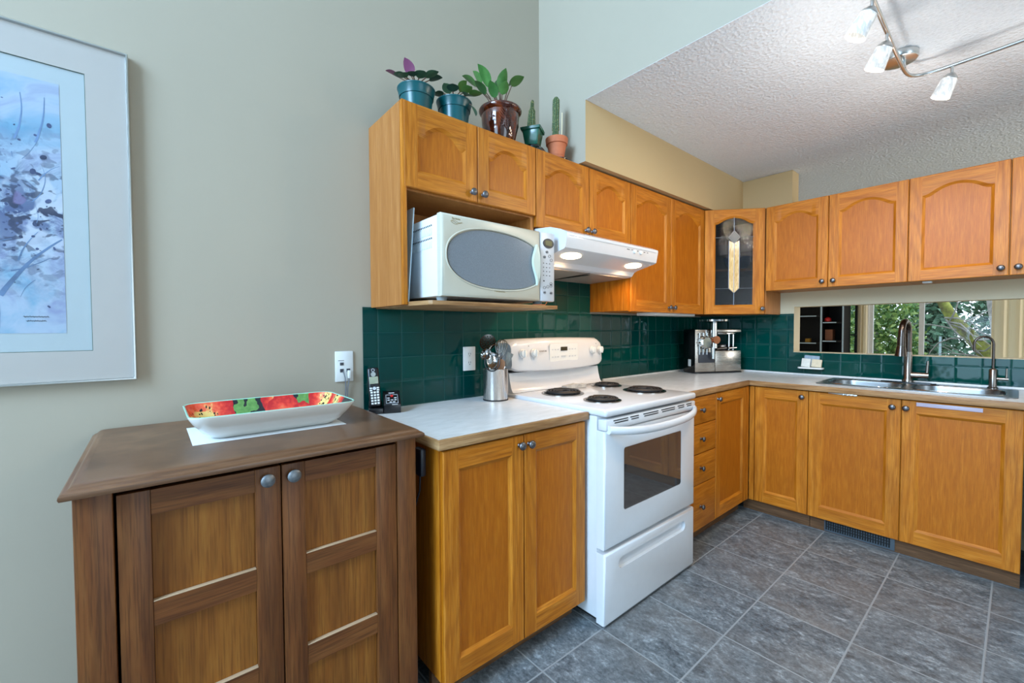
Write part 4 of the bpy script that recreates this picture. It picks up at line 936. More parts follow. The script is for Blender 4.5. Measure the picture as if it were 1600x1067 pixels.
n5 = t.noise(v, 13, 2, 0.5, 0.3); c = t.mix(t.math('MULTIPLY', t.ramp(n5, [(0.68, (0, 0, 0, 1)), (0.72, (0.8, 0.8, 0.8, 1))]), band), c, rgb(120, 108, 150))
t.setp(Base_Color=c, Roughness=0.8); M['wash'] = t.m
IX0, IX1, IZ0, IZ1 = -0.395, 0.0305, 1.254, 1.980
pt = MB().box(IX0, IX1, -0.0125, -0.0119, IZ0, IZ1).build('painting', M['wash'], pc, 'blue and lavender watercolour of branches', smooth=0)
m = MB(); rnd = random.Random(3)
def stroke(x, z, dx, dz, w, n=14, curl=0.0):
    pts = []; 
    for i in range(n): 
        pts.append((x, z)); x += dx/n; z += dz/n; dx, dz = dx-dz*curl, dz+dx*curl; dx += rnd.uniform(-.02, .02)*0.3
    pts = [p for p in pts if IX0 < p[0] < IX1-0.002 and IZ0 < p[1] < IZ1]
    for i in range(len(pts)-1):
        ww = w*(1-0.75*i/n); a = Vector((pts[i][0], 0, pts[i][1])); b = Vector((pts[i+1][0], 0, pts[i+1][1])); d = (b-a)
        if d.length < 1e-6: continue
        s_ = Vector((-d.z, 0, d.x)).normalized(); y = Vector((0, -0.0127-rnd.random()*0.0002, 0)); w2 = w*(1-0.75*(i+1)/n)
        m.face([a+s_*ww+y, a-s_*ww+y, b-s_*w2+y, b+s_*w2+y])
stroke(-0.105, 1.27, 0.012, 0.12, .0065, n=20); stroke(-0.096, 1.36, 0.10, 0.20, .006, n=24, curl=-0.012); stroke(-0.075, 1.43, 0.10, 0.03, .0022, n=20, curl=.02); stroke(-0.06, 1.46, 0.02, 0.10, .002, n=20, curl=-.03)
for k in range(22):
    stroke(rnd.uniform(-.30, 0.02), rnd.uniform(1.36, 1.78), rnd.uniform(-.10, .10), rnd.uniform(-.06, .12), rnd.uniform(.0006, .0022), curl=rnd.uniform(-.09, .09))
for x0 in (-.20, -.06, -.02): stroke(x0, 1.80, rnd.uniform(-.05, .05), 0.14, .0025, curl=.02)
m.build('brush_strokes', plain('slate_blue_paint', rgb(98, 126, 162), 0.8, noise=0.4, nscale=14), pt, 'slate blue branch strokes', smooth=0)
m = MB()
for k in range(150):
    x = rnd.gauss(-.06, .10); z = rnd.gauss(1.60, .12); r = abs(rnd.gauss(0, .0035))+.0008
    if not (IX0+.015 < x < IX1-.015 and IZ0+.015 < z < IZ1-.015): continue
    a0 = rnd.random()*6; e_ = rnd.uniform(.35, 1)
    m.face([Vector((x+r*math.cos(a)*math.cos(a0)-r*e_*math.sin(a)*math.sin(a0), -0.0129-rnd.random()*.0002, z+r*math.cos(a)*math.sin(a0)+r*e_*math.sin(a)*math.cos(a0))) for a in [2*PI*i/9 for i in range(9)]])
m.build('paint_spots', plain('ink_blue_paint', rgb(58, 72, 108), 0.8, noise=0.6, nscale=12), pt, 'dark blue spatters', smooth=0)
m = MB()
for j, (x0, x1, z) in enumerate(((-0.055, -0.005, 1.302), (-0.050, -0.010, 1.290))):
    n = 26; m.tube([Vector((x0+(x1-x0)*i/n, -0.0132, z+0.0022*math.sin(i*2.1+j)*(0.4+abs(math.sin(i*.7))))) for i in range(n+1)], 0.0005, 4)
m.build('signature', M['ink'], pt)
MB().box(PX0+w_+.0005, PX1-w_-.0005, -0.0195, -0.0185, PZ0+w_+.0005, PZ1-w_-.0005).build('glass', M['picture_glass'], pc, 'reflecting glass pane', smooth=0)

# ------------------------------------------------------------------ wall plates and phone
pl = thing('phone_jack_plate', 'white wall plate with phone jacks and two grey cords above the sideboard', 'wall plate', (0.842, 0, 1.107))
MB().box(0.804, 0.879, -0.007, -0.0005, 1.043, 1.171, 0.003).build('plate', M['white_plastic'], pl)
m = MB().box(0.823, 0.838, -0.0085, -0.0065, 1.112, 1.124).box(0.823, 0.838, -0.0085, -0.0065, 1.083, 1.097).box(0.850, 0.865, -0.0085, -0.0065, 1.083, 1.097)
m.build('jack', M['ink'], pl)
MB().box(0.816, 0.840, -0.0078, -0.0065, 1.131, 1.133).build('print', M['ink'], pl)
MB().box(0.852, 0.864, -0.020, -0.0087, 1.056, 1.090, 0.002).build('plug', M['white_plastic'], pl)
for sx, x in ((0.841, 0.845), (0.858, 0.853)):
    m = MB().tube([(sx-0.006 if sx < .85 else sx, -0.012, 1.088 if sx < .85 else 1.058), (sx, -0.016, 1.06 if sx < .85 else 1.05), (x, -0.011, 1.02), (x-0.002, -0.010, 0.98), (x-0.004, -0.0065, 0.90), (x-0.004, -0.0065, 0.70)], 0.0022, 6)
    m.build('cord', plain('grey_cord', rgb(108, 110, 116), 0.5), pl)
pl = thing('power_outlet', 'white duplex power outlet on the green tile beside the utensil crock', 'outlet', (1.474, 0, 1.11))
MB().box(1.436, 1.511, -0.0125, -0.0062, 1.049, 1.172, 0.0025).build('plate', M['white_plastic'], pl)
for z in (1.088, 1.132):
    sk_ = MB().prism(rrect(1.458, 1.489, z-0.014, z+0.014, 0.009, 5), lambda p, a: Vector((p[0], a, p[1])), -0.0142, -0.0122).build('socket', M['white_plastic'], pl)
    m = MB().box(1.466, 1.468, -0.0148, -0.0138, z-0.001, z+0.008).box(1.478, 1.480, -0.0148, -0.0138, z-0.001, z+0.008).box(1.471, 1.475, -0.0148, -0.0138, z-0.009, z-0.005)
    m.build('slot', M['ink'], sk_)
ph = thing('answering_machine', 'black answering machine with phone cradle on the left worktop against green tile', 'answering machine', (0.98, -0.09, 0.908))
T = Matrix.Translation((0.978, -0.085, 0.9085)) @ Matrix.Rotation(-0.35, 4, 'Z')
MB(T).prism([(-0.045, 0), (0.045, 0), (0.045, 0.038), (-0.020, 0.085), (-0.032, 0.085), (-0.045, 0.060)], lambda p, a: Vector((a, -p[0], p[1])), -0.002, 0.068, 0.003).build('body', M['black_plastic'], ph)
MB(T).box(-0.062, -0.003, -0.045, 0.045, 0.0, 0.024, 0.005).box(-0.060, -0.006, -0.01, 0.040, 0.024, 0.05, 0.006).build('cradle', M['black_plastic'], ph)
sl_ = math.atan2(0.047, 0.065)
TP = T @ Matrix.Translation((0.033, -0.045, 0.038)) @ Matrix.Rotation(sl_, 4, 'X')
pn = MB(TP).box(-0.026, 0.026, 0.004, 0.058, 0.0002, 0.0016, 0.0005).build('button_panel', M['lcd_dark'], ph) if False else MB(TP).tube([(-0.024, 0.006, 0.001), (0.024, 0.006, 0.001), (0.024, 0.056, 0.001), (-0.024, 0.056, 0.001)], 0.0012, 6, closed=True).build('panel_outline', M['panel_grey'], ph)
m = MB(TP)
for x, y in ((-0.014, 0.036), (0.014, 0.036), (-0.014, 0.024), (0.014, 0.024), (0.0, 0.024), (-0.006, 0.012), (0.008, 0.012)): m.box(x-0.005, x+0.005, y-0.002, y+0.002, 0.0005, 0.003, 0.0008)
m.build('button', M['white_ink'], ph)
MB(TP).cyl((0, 0.048, 0.0005), (0, 0.048, 0.004), 0.006, n=16).build('red_button', M['red'], ph, 'red button')
MB(TP).box(-0.012, 0.012, 0.066, 0.069, 0.0002, 0.001).box(-0.002, 0.022, -0.003, -0.001, -0.0005, 0.0006).build('print', M['white_ink'], ph)
hs = thing('cordless_handset', 'black cordless phone handset standing upright in its base by the green tile', 'phone', (0.945, -0.09, 0.934))
TH = T @ Matrix.Translation((-0.033, -0.022, 0.026)) @ Matrix.Rotation(-0.20, 4, 'X') @ Matrix.Rotation(-0.06, 4, 'Y')
MB(TH).box(-0.0235, 0.0235, -0.012, 0.012, 0.0, 0.168, 0.009, 3).build('body', M['black_plastic'], hs)
MB(TH).box(-0.018, 0.018, -0.0135, -0.0115, 0.098, 0.128, 0.001).build('display', M['lcd_pale'], hs, 'pale grey display')
MB(TH).cyl((0, -0.0118, 0.138), (0, -0.0145, 0.138), 0.011, 0.010, 20).build('earpiece', M['silver'], hs, 'silver round ear piece')
MB(TH).tube([(0.006*math.cos(a), -0.0122, 0.156+0.006*math.sin(a)) for a in [2*PI*k/14 for k in range(14)]], 0.001, 5, closed=True).build('ring_light', M['panel_grey'], hs)
m = MB(TH)
for r in range(5):
    for c in range(3): m.box(-0.015+c*0.0125-0.0045+0.0025, -0.015+c*0.0125+0.0045+0.0025, -0.0138, -0.0115, 0.012+r*0.0115, 0.012+r*0.0115+0.0075, 0.0008)
for x, z in ((-0.014, 0.080), (0.014, 0.080), (-0.014, 0.071), (0.014, 0.071)): m.box(x-0.005, x+0.005, -0.0138, -0.0115, z-0.003, z+0.003, 0.0008)
m.build('keypad', M['white_plastic'], hs, 'white number keys')
MB(TH).cyl((0, -0.0116, 0.0785), (0, -0.0138, 0.0785), 0.007, n=14).build('navigation_key', M['panel_grey'], hs)

# ------------------------------------------------------------------ utensil crock
CX, CY, CZ = 1.536, -0.150, 0.9085
ck = thing('utensil_crock', 'brushed steel utensil crock beside the stove', 'crock', (CX, CY, CZ))
m = MB().lathe([(0.060, 0), (0.0625, 0.001), (0.0625, 0.150), (0.064, 0.152), (0.064, 0.156), (0.060, 0.156), (0.0598, 0.006), (0, 0.006)], (CX, CY, CZ), 48)
m.build('cup', M['steel_v'], ck)
MB().lathe([(0.0632, 0.0005), (0.0636, 0.001), (0.0636, 0.006), (0.0632, 0.0065)], (CX, CY, CZ), 40).build('base_ring', M['black_matte'], ck)
def upt(ax, ay, tx, ty, z): return (Vector((CX+ax, CY+ay, CZ+0.010)), Vector((CX+tx, CY+ty, CZ+z)))
# camera-facing directions for utensil heads
rdir = Vector((0.765, -0.644, 0)); fdir = Vector((-0.644, -0.765, 0))
def at(r, f, z): return Vector((CX, CY, CZ)) + rdir*r + fdir*f + ZV*z
def handle_(m, a, b, r=0.0035): m.tube([a, (a+b)/2, b], r, 8)
u = thing('slotted_skimmer', 'round perforated steel skimmer, tallest at the left of the crock', 'utensil', at(0, 0, 0.01), 'utensils in the crock')
m = MB(); handle_(m, at(0.018, -0.02, .012), at(-0.030, -0.01, .245)); m.build('handle', M['chrome'], u)
c0 = at(-0.040, -0.01, 0.288); ax = (fdir*0.9+ZV*0.35+rdir*-.2).normalized(); a1 = ax.orthogonal().normalized(); a2 = ax.cross(a1)
m = MB(); hl = []
for r_, n_ in ((0.011, 6), (0.022, 11), (0.032, 15)):
    for k in range(n_):
        q = 2*PI*k/n_; hl.append([(r_*math.cos(q)+0.0034*math.cos(w), r_*math.sin(q)+0.0034*math.sin(w)) for w in [2*PI*j/6 for j in range(6)]])
m.plate([(0.042*math.cos(2*PI*k/32), 0.042*math.sin(2*PI*k/32)) for k in range(32)], hl, lambda a, w, q=0: c0+a1*a+a2*w+ax*(q-0.006*(1-(a*a+w*w)/.0018)), 0.0012)
m.build('disc', M['dark_nickel'], u, smooth=0)
u = thing('ladle', 'steel ladle with round bowl below the skimmer in the crock', 'utensil', at(0, 0, 0.01), 'utensils in the crock')
m = MB(); handle_(m, at(0.02, 0.02, .012), at(-0.040, 0.03, .195)); m.build('handle', M['chrome'], u)
MB().lathe([(0.0, -0.018), (0.015, -0.016), (0.026, -0.007), (0.030, 0.004), (0.0285, 0.004), (0.024, -0.006), (0.014, -0.014), (0, -0.016)], at(-0.044, 0.034, .228), 24, (fdir*0.7+ZV*0.4-rdir*0.3)).build('bowl', M['chrome'], u)
u = thing('potato_masher', 'steel wire masher loop standing in the middle of the crock', 'utensil', at(0, 0, 0.01), 'utensils in the crock')
m = MB(); handle_(m, at(0.0, -0.03, .012), at(-0.004, -0.012, .205)); m.build('handle', M['chrome'], u)
m = MB()
for o_ in (-0.012, 0, 0.012): m.tube([at(-0.004+0.028*math.cos(q), 0.006+o_, 0.240+0.036*math.sin(q)) for q in [2*PI*k/20 for k in range(20)]], 0.0026, 6, closed=True)
m.build('wire_head', M['chrome'], u)
u = thing('wire_whisk', 'steel balloon whisk standing on the right of the crock', 'utensil', at(0, 0, 0.01), 'utensils in the crock')
m = MB(); handle_(m, at(-0.01, -0.020, .012), at(0.020, 0.000, .175), 0.005); m.build('handle', M['chrome'], u)
m = MB(); b0 = at(0.020, 0.000, .175)
for k in range(7):
    q = PI*k/7; d_ = rdir*math.cos(q)+fdir*math.sin(q)
    m.tube([b0 + d_*(0.034*math.sin(2*PI*j/32)*(0.55+0.45*math.sin(PI*j/32))) + rdir*(0.012*math.sin(PI*j/32)) + ZV*(0.125*math.sin(PI*j/32)**0.9 if 0 < j < 32 else 0) for j in range(33)], 0.0014, 5)
m.build('balloon', M['chrome'], u)
u = thing('serving_spoon', 'large shiny steel spoon leaning at the front of the crock', 'utensil', at(0, 0, 0.01), 'utensils in the crock')
m = MB(); handle_(m, at(0.0, -0.01, .012), at(-0.012, 0.044, .160), 0.004); m.build('handle', M['chrome'], u)
L = []
sc0 = at(-0.014, 0.058, .200); sa = (fdir*0.95+ZV*0.25).normalized(); su = (ZV - sa*ZV.dot(sa)).normalized(); sv = sa.cross(su)
for k, dpt in ((1.0, 0.0), (0.92, -0.004), (0.7, -0.009), (0.4, -0.012), (0.05, -0.013)): L.append([sc0 + su*(0.040*k*math.cos(q)) + sv*(0.029*k*math.sin(q)) + sa*dpt for q in [2*PI*j/28 for j in range(28)]])
for k, dpt in ((0.05, -0.0145), (0.4, -0.0135), (0.7, -0.0105), (0.94, -0.005), (1.0, 0.0)): L.append([sc0 + su*(0.040*k*math.cos(q)) + sv*(0.029*k*math.sin(q)) + sa*dpt for q in [2*PI*j/28 for j in range(28)]])
MB().loft(L, True).build('bowl', M['chrome'], u, smooth=80)
MB().tube([sc0 + su*(0.046*math.cos(q)-0.006) + sv*(0.036*math.sin(q)) - sa*0.004 for q in [2*PI*j/28 for j in range(28)]], 0.0026, 8, closed=True).build('black_rim', M['black_plastic'], u, 'black rim')
u = thing('steel_spatula', 'steel spatula with a flared blade at the right side of the crock', 'utensil', at(0, 0, 0.01), 'utensils in the crock')
m = MB(); handle_(m, at(-0.01, 0.02, .012), at(0.046, -0.015, .165)); m.build('handle', M['chrome'], u)
q0, q1 = at(0.046, -0.015, .163), at(0.076, -0.015, .232); sd_ = (rdir*0.9-ZV*0.35).normalized()
MB().loft([[q0-sd_*0.008, q0+sd_*0.008, q1+sd_*0.017, q1-sd_*0.017], [p+fdir*0.0012 for p in (q0-sd_*0.008, q0+sd_*0.008, q1+sd_*0.017, q1-sd_*0.017)]], True, True, True).build('blade', M['steel_v'], u)
u = thing('wooden_spatula', 'brown wooden spatula standing low at the right front of the crock', 'utensil', at(0, 0, 0.01), 'utensils in the crock')
q0, q1 = at(0.010, 0.030, .012), at(0.030, 0.040, .205); sd_ = (rdir*0.95-ZV*0.1).normalized(); L = []
for t_, w_2 in ((0, .006), (0.55, .007), (0.72, .016), (0.85, .021), (0.95, .018), (1.0, .010)):
    p = q0.lerp(q1, t_); L.append([p-sd_*w_2-fdir*.002, p+sd_*w_2-fdir*.002, p+sd_*w_2+fdir*.002, p-sd_*w_2+fdir*.002])
MB().loft(L, True, True, True).build('paddle', plain('spatula_wood', rgb(150, 104, 70), 0.5, noise=0.15), u)

# ------------------------------------------------------------------ plants on the cabinets
ZT = 2.1335
def leaf(m, base, tip_dir, L_, w, droop=0.25, cup=0.12, stem=None):
    """one pointed leaf blade as a small curved grid"""
    d = Vector(tip_dir).normalized(); s_ = d.cross(ZV); s_ = s_.normalized() if s_.length > 0.05 else Vector((1, 0, 0)); n = s_.cross(d)
    rows = []
    for i in range(8):
        t_ = i/7; ww = w*(math.sin(PI*min(1, t_*0.93+0.05))**0.75)*(1.0-0.15*t_) if 0 < t_ < 1 else w*0.05
        c = base + d*(L_*t_) + n*(-droop*L_*t_*t_)
        rows.append([c - s_*ww + n*cup*ww, c - s_*ww*.5 + n*cup*ww*.25, c, c + s_*ww*.5 + n*cup*ww*.25, c + s_*ww + n*cup*ww])
    m.loft(rows, False)
def pot_teal(th, x, y, s_=0.90):
    MB().lathe([(0.060*s_, 0), (0.063*s_, 0.003), (0.074*s_, 0.088*s_), (0.0775*s_, 0.088*s_), (0.084*s_, 0.122*s_), (0.0865*s_, 0.125*s_), (0.0865*s_, 0.129*s_), (0.081*s_, 0.129*s_), (0.073*s_, 0.09*s_), (0.06*s_, 0.006), (0, 0.006)], (x, y, ZT), 40).build('pot', M['teal_pot'], th, smooth=30)
    MB().lathe([(0.0795*s_, 0.112*s_), (0.05*s_, 0.116*s_), (0, 0.118*s_)], (x, y, ZT), 24).build('soil', M['soil'], th)
def plant(th, x, y, z, leaves, mats, stem_mat, LIFT=0.0, LS=1.1, SH=0.0):
    """leaves: (r, f, z_end, blade length, width, material index); r/f are offsets to the right and to the front"""
    ms = [MB() for _ in mats]; sm = MB()
    for (r, f, ze, L_, w, k, dr) in leaves:
        a = Vector((x, y, z)) + rdir*r*0.12 + fdir*f*0.12; b = Vector((x, y, ze+LIFT)) + rdir*(r*0.9+SH) + fdir*f
        mid_ = a.lerp(b, 0.5) + ZV*0.012
        sm.tube([a, mid_, b], [0.0028, 0.0026, 0.0022], 6)
        d = (b-mid_).normalized()
        leaf(ms[k], b-d*0.004, d+rdir*dr[0]+fdir*dr[1]+ZV*(dr[2]+0.25), L_*LS, w*LS*1.1)
    sm.build('stems', stem_mat, th)
    for q, mm in zip(ms, mats):
        if len(q.bm.verts): q.build('leaves', mm, th, smooth=80)
        else: q.bm.free()
px1, py1 = 1.083, -0.208
th = thing('potted_plant', 'potted plant with purple-backed leaves in a teal pot at the left end on the cabinets', 'plant', (px1, py1, ZT))
pot_teal(th, px1, py1)
plant(th, px1, py1, ZT+0.115, [(-.075, 0.0, 2.302, .062, .019, 0, (-.5, 0, .5)), (-.018, .02, 2.300, .060, .023, 0, (0, .3, .9)), (-.05, .03, 2.288, .04, .02, 1, (-.6, .4, 0)), (-.02, -.03, 2.296, .042, .021, 1, (-.3, -.3, .6)),
    (.02, .03, 2.285, .046, .023, 1, (.5, .5, .0)), (.06, -.01, 2.298, .052, .022, 1, (.9, -.1, .3)), (.05, .02, 2.292, .055, .02, 1, (1, .2, .35)), (.0, .05, 2.280, .035, .02, 1, (-.2, .8, 0)), (-.03, .06, 2.27, .04, .02, 1, (-.4, .6, .0))],
    [M['leaf_purple'], M['leaf_dark']], M['stem_brown'])
px2, py2 = 1.258, -0.222
th = thing('potted_plant', 'low leafy potted plant in a teal pot, second from the left on the cabinets', 'plant', (px2, py2, ZT))
pot_teal(th, px2, py2)
plant(th, px2, py2, ZT+0.115, [(-.05, .02, 2.262, .05, .026, 0, (-.8, .2, .1)), (-.02, .02, 2.272, .05, .028, 0, (-.1, .5, .7)), (.03, 0, 2.290, .056, .030, 1, (.2, .3, .8)), (.05, .02, 2.275, .05, .03, 1, (.5, .4, .3)), (.078, .02, 2.262, .062, .028, 1, (1, .1, .3)),
    (.06, .05, 2.245, .05, .028, 0, (.6, .6, -.2)), (.0, .04, 2.268, .048, .027, 0, (.2, .7, .4)), (-.035, -.02, 2.28, .045, .024, 0, (-.4, -.2, .8)), (.088, .03, 2.215, .06, .022, 0, (.4, .3, -1.4)), (-.06, 0, 2.285, .02, .008, 1, (-1, 0, .3))],
    [M['leaf_dark'], M['leaf']], M['stem_brown'], 0.012, 0.95)
px3, py3 = 1.530, -0.205
th = thing('potted_plant', 'green rosette plant in a glossy brown glazed pot with a leaf relief', 'plant', (px3, py3, ZT))
po = MB().lathe([(0.0588, 0.0000), (0.0622, 0.0028), (0.0748, 0.0460), (0.0882, 0.1012), (0.0916, 0.1380), (0.0899, 0.1527), (0.0958, 0.1564), (0.1016, 0.1638), (0.1042, 0.1711), (0.1016, 0.1776), (0.0949, 0.1803), (0.0865, 0.1748), (0.0848, 0.1380), (0.0588, 0.0092), (0.0000, 0.0092)], (px3, py3, ZT), 48).build('pot', M['brown_glaze'], th, 'shiny dark brown glazed pot', smooth=45)
def potr(z): return 0.84*(0.089+0.016*(z/.92-0.05)/0.06 if z/.92 < 0.11 else 0.105+(z/.92-0.11)*0.1)
m = MB()
def onpot(a, z, o=0.0015):
    d = Vector((math.cos(a), math.sin(a), 0)); return Vector((px3, py3, ZT+z)) + d*(potr(z)+o)
a0 = math.atan2(-0.765, -0.644)
for (da, z0_, dz_, da2) in ((0.05, 0.055, 0.085, 0.30), (0.45, 0.05, 0.06, -0.15)):
    m.tube([onpot(a0+da+da2*t_/8, z0_+dz_*t_/8) for t_ in range(9)], 0.0022, 6)
    for k in range(1, 8):
        for sgn in (-1, 1):
            m.tube([onpot(a0+da+da2*k/8+sgn*0.24*q/4, z0_+dz_*k/8+0.026*q/4) for q in range(5)], [0.0016, .0032, .0036, .0026, .001], 6)
m.build('leaf_relief', M['brown_glaze'], po, 'raised fern relief')
MB().lathe([(0.0855, 0.158), (0.05, 0.164), (0, 0.166)], (px3, py3, ZT), 24).build('soil', M['soil'], th)
plant(th, px3, py3, ZT+0.160, [(-.10, 0, 2.400, .066, .026, 0, (-.5, .1, .35)), (-.075, -.02, 2.415, .060, .027, 0, (-.1, .3, .8)), (-.03, .02, 2.385, .085, .027, 0, (-.2, .3, .8)), (-.01, -.03, 2.41, .065, .018, 0, (-.5, 0, .8)), (.03, .01, 2.375, .075, .022, 0, (.3, .3, .5)), (.075, -.01, 2.412, .050, .022, 0, (.9, .1, .1)),
    (.09, .03, 2.385, .055, .028, 0, (.9, .3, .05)), (.02, -.02, 2.395, .06, .018, 0, (.1, -.2, .8)), (-.05, .03, 2.345, .06, .02, 0, (-.3, .5, .6)), (.04, .04, 2.34, .05, .02, 0, (.4, .5, .5)), (.0, .03, 2.33, .06, .02, 0, (.0, .5, .9))],
    [M['leaf']], M['stem_brown'], 0.03, 1.25, -0.025)
px4, py4 = 1.724, -0.225
sc = thing('plant_saucer', 'upturned dark glazed saucer under the square green cactus pot', 'saucer', (px4, py4, ZT))
MB().lathe([(0.074, 0), (0.076, 0.006), (0.072, 0.014), (0.056, 0.036), (0.045, 0.040), (0.042, 0.050), (0.0, 0.050)], (px4, py4, ZT), 36).build('dish', M['black_gloss'], sc, smooth=50)
th = thing('potted_cactus', 'ribbed cactus in a square green glazed pot on a dark saucer', 'cactus', (px4, py4, ZT+0.050))
def sq(r, z, x=px4, y=py4, rot=0.55, rr=0.006):
    return [Vector((x, y, z)) + Vector((p[0]*math.cos(rot)-p[1]*math.sin(rot), p[0]*math.sin(rot)+p[1]*math.cos(rot), 0)) for p in rrect(-r, r, -r, r, rr, 5)]
zb = ZT+0.0505; K4 = 0.82
MB().loft([sq(r_*K4, zb+h_*K4) for r_, h_ in ((.036, 0), (.040, .004), (.052, .078), (.053, .086), (.061, .090), (.064, .104), (.058, .106), (.050, .092), (.037, .01))], True, True, True).build('pot', M['green_glaze'], th, smooth=40)
MB().loft([sq(.0515*K4, zb+.094*K4), sq(.02*K4, zb+.098*K4)], True, False, True).build('soil', M['soil'], th)
def cactus(th, x, y, z, prof, ribs=11, lean=(0, 0)):
    L = []
    for r, h in prof:
        L.append([Vector((x+lean[0]*h, y+lean[1]*h, z+h)) + Vector((math.cos(a), math.sin(a), 0))*(r*(0.86+0.14*math.cos(ribs*a))) for a in [2*PI*k/(ribs*6) for k in range(ribs*6)]])
    o = MB().loft(L, True, True, True).build('cactus_stem', M['cactus'], th, smooth=70)
    m = MB(); rr = random.Random(5); H_ = prof[-1][1]
    for k in range(ribs):
        a = 2*PI*k/ribs; h = 0.01
        while h < H_*0.96:
            r = next((p0[0]+(p1[0]-p0[0])*(h-p0[1])/max(1e-6, p1[1]-p0[1]) for p0, p1 in zip(prof, prof[1:]) if p0[1] <= h <= p1[1]), 0.01)
            c = Vector((x+lean[0]*h, y+lean[1]*h, z+h)) + Vector((math.cos(a), math.sin(a), 0))*r*0.98
            for q in range(3):
                d = Vector((math.cos(a)+rr.uniform(-.6, .6), math.sin(a)+rr.uniform(-.6, .6), rr.uniform(-.3, .6))).normalized(); s_ = d.orthogonal().normalized()*0.0006
                m.face([c-s_, c+s_, c+d*0.008])
            h += 0.011
    m.build('spines', M['spine'], o, smooth=0)
cactus(th, px4-0.006, py4+0.006, zb+0.094*K4, [(r_*0.78, h_*0.64) for r_, h_ in [(0.022, 0), (0.026, .03), (0.027, .07), (0.024, .12), (0.022, .145), (0.022, .165), (0.014, .18), (0.012, .20), (0.011, .235), (0.006, .250), (0.001, .252)]], 10, (0.05, -0.02))
px5, py5 = 1.878, -0.245
th = thing('potted_cactus', 'thin staked cactus in a terracotta pot at the right end on the cabinets', 'cactus', (px5, py5, ZT))
MB().lathe([(0.046, 0), (0.060, 0.002), (0.062, 0.012), (0.05, 0.014), (0, 0.014)], (px5, py5, ZT), 28).build('saucer', M['black_gloss'], th, 'dark saucer')
MB().lathe([(r_*0.80, h_*0.90) for r_, h_ in [(0.042, 0), (0.046, 0.003), (0.0485, 0.022), (0.051, 0.025), (0.0505, 0.028), (0.0625, 0.088), (0.070, 0.090), (0.0745, 0.122), (0.073, 0.125), (0.066, 0.125), (0.06, 0.09), (0.04, 0.01), (0, 0.01)]], (px5, py5, ZT+0.0142), 36).build('pot', M['terracotta'], th, smooth=40)
MB().lathe([(0.051, 0.104), (0, 0.107)], (px5, py5, ZT+0.0142), 20).build('soil', M['soil'], th)
cactus(th, px5-0.010, py5, ZT+0.119, [(r_*0.92, h_*0.80) for r_, h_ in [(0.020, 0), (0.019, .03), (0.017, .06), (0.021, .065), (0.019, .13), (0.020, .22), (0.019, .265), (0.010, .28), (0.001, .283)]], 8, (0.03, 0))
MB().cyl((px5+0.018, py5-0.018, ZT+0.118), (px5+0.022, py5-0.018, ZT+0.265), 0.0028, n=8).build('stake', M['stick'], th, 'pale wooden stake')

# ------------------------------------------------------------------ meat grinder in the corner
gr = thing('meat_grinder', 'brushed steel electric meat grinder with round top tray in the worktop corner', 'grinder', (3.66, -0.28, 0.908))
ga = Vector((3.452, -0.215, 0.908)); gu = Vector((0.389, -0.207, 0)).normalized(); gn = Vector((-gu.y*-1, 0, 0)); gv = Vector((0.47, 0.882, 0)).normalized()
TG = Matrix(((gu.x, gv.x, 0, ga.x), (gu.y, gv.y, 0, ga.y), (0, 0, 1, ga.z), (0, 0, 0, 1)))   # local x right, y back, z up
k_ = 0.95
MB(TG).box(0.0, 0.178, 0.004, 0.15, 0.012, 0.345, 0.006).build('left_housing', M['steel_h'], gr)
MB(TG).box(0.180, 0.415, 0.004, 0.15, 0.012, 0.178, 0.006).build('right_housing', M['steel_h'], gr)
MB(TG).box(-0.004, -0.0005, 0.006, 0.15, 0.008, 0.347, 0.001).build('side_cover', M['black_gloss'], gr, 'black side cover')
MB(TG).box(-0.006, -0.004, 0.050, 0.085, 0.055, 0.11, 0.0008).build('switch', M['white_plastic'], gr)
MB(TG).box(0.0, 0.415, 0.0, 0.15, 0.004, 0.0115, 0.001).build('base_plate', M['black_plastic'], gr)
for x in (0.03, 0.38):
    for y in (0.02, 0.13): MB(TG).cyl((x, y, 0.0003), (x, y, 0.0045), 0.012, n=14).build('foot', M['white_plastic'], gr)
m = MB(TG).box(0.180, 0.420, 0.012, 0.14, 0.322, 0.346, 0.004); tb = m.build('carry_bar', M['steel_h'], gr)
MB(TG).box(0.212, 0.37, 0.014, 0.05, 0.306, 0.3215, 0.003).build('bar_trim', M['chrome'], tb)
for x in (0.352, 0.392): MB(TG).cyl((x, 0.07, 0.179), (x, 0.07, 0.3218), 0.007, n=14).build('post', M['chrome'], gr)
MB(TG).box(0.184, 0.400, 0.08, 0.135, 0.1785, 0.225, 0.004).build('rear_block', M['black_gloss'], gr)
MB(TG).cyl((0.215, 0.04, 0.19), (0.30, 0.035, 0.20), 0.010, n=14).cyl((0.315, 0.03, 0.196), (0.39, 0.03, 0.199), 0.008, n=14).build('stored_auger', M['chrome'], gr)
hd_ = MB(TG).cyl((0.068, -0.040, 0.245), (0.068, 0.004, 0.245), 0.046, 0.042, 28).cyl((0.068, -0.048, 0.245), (0.068, -0.040, 0.245), 0.038, 0.046, 28).build('grinding_head', M['chrome'], gr)
m = MB(TG)
for k in range(10):
    a = 2*PI*k/10; m.cyl((0.068+0.047*math.cos(a), -0.038, 0.245+0.047*math.sin(a)), (0.068+0.047*math.cos(a), -0.012, 0.245+0.047*math.sin(a)), 0.007, n=8)
m.build('ring_nut', M['chrome'], hd_)
tq = MB(TG).cyl((0.142, -0.026, 0.20), (0.142, -0.026, 0.395), 0.026, 0.022, 24).build('feed_tube', M['chrome'], gr)
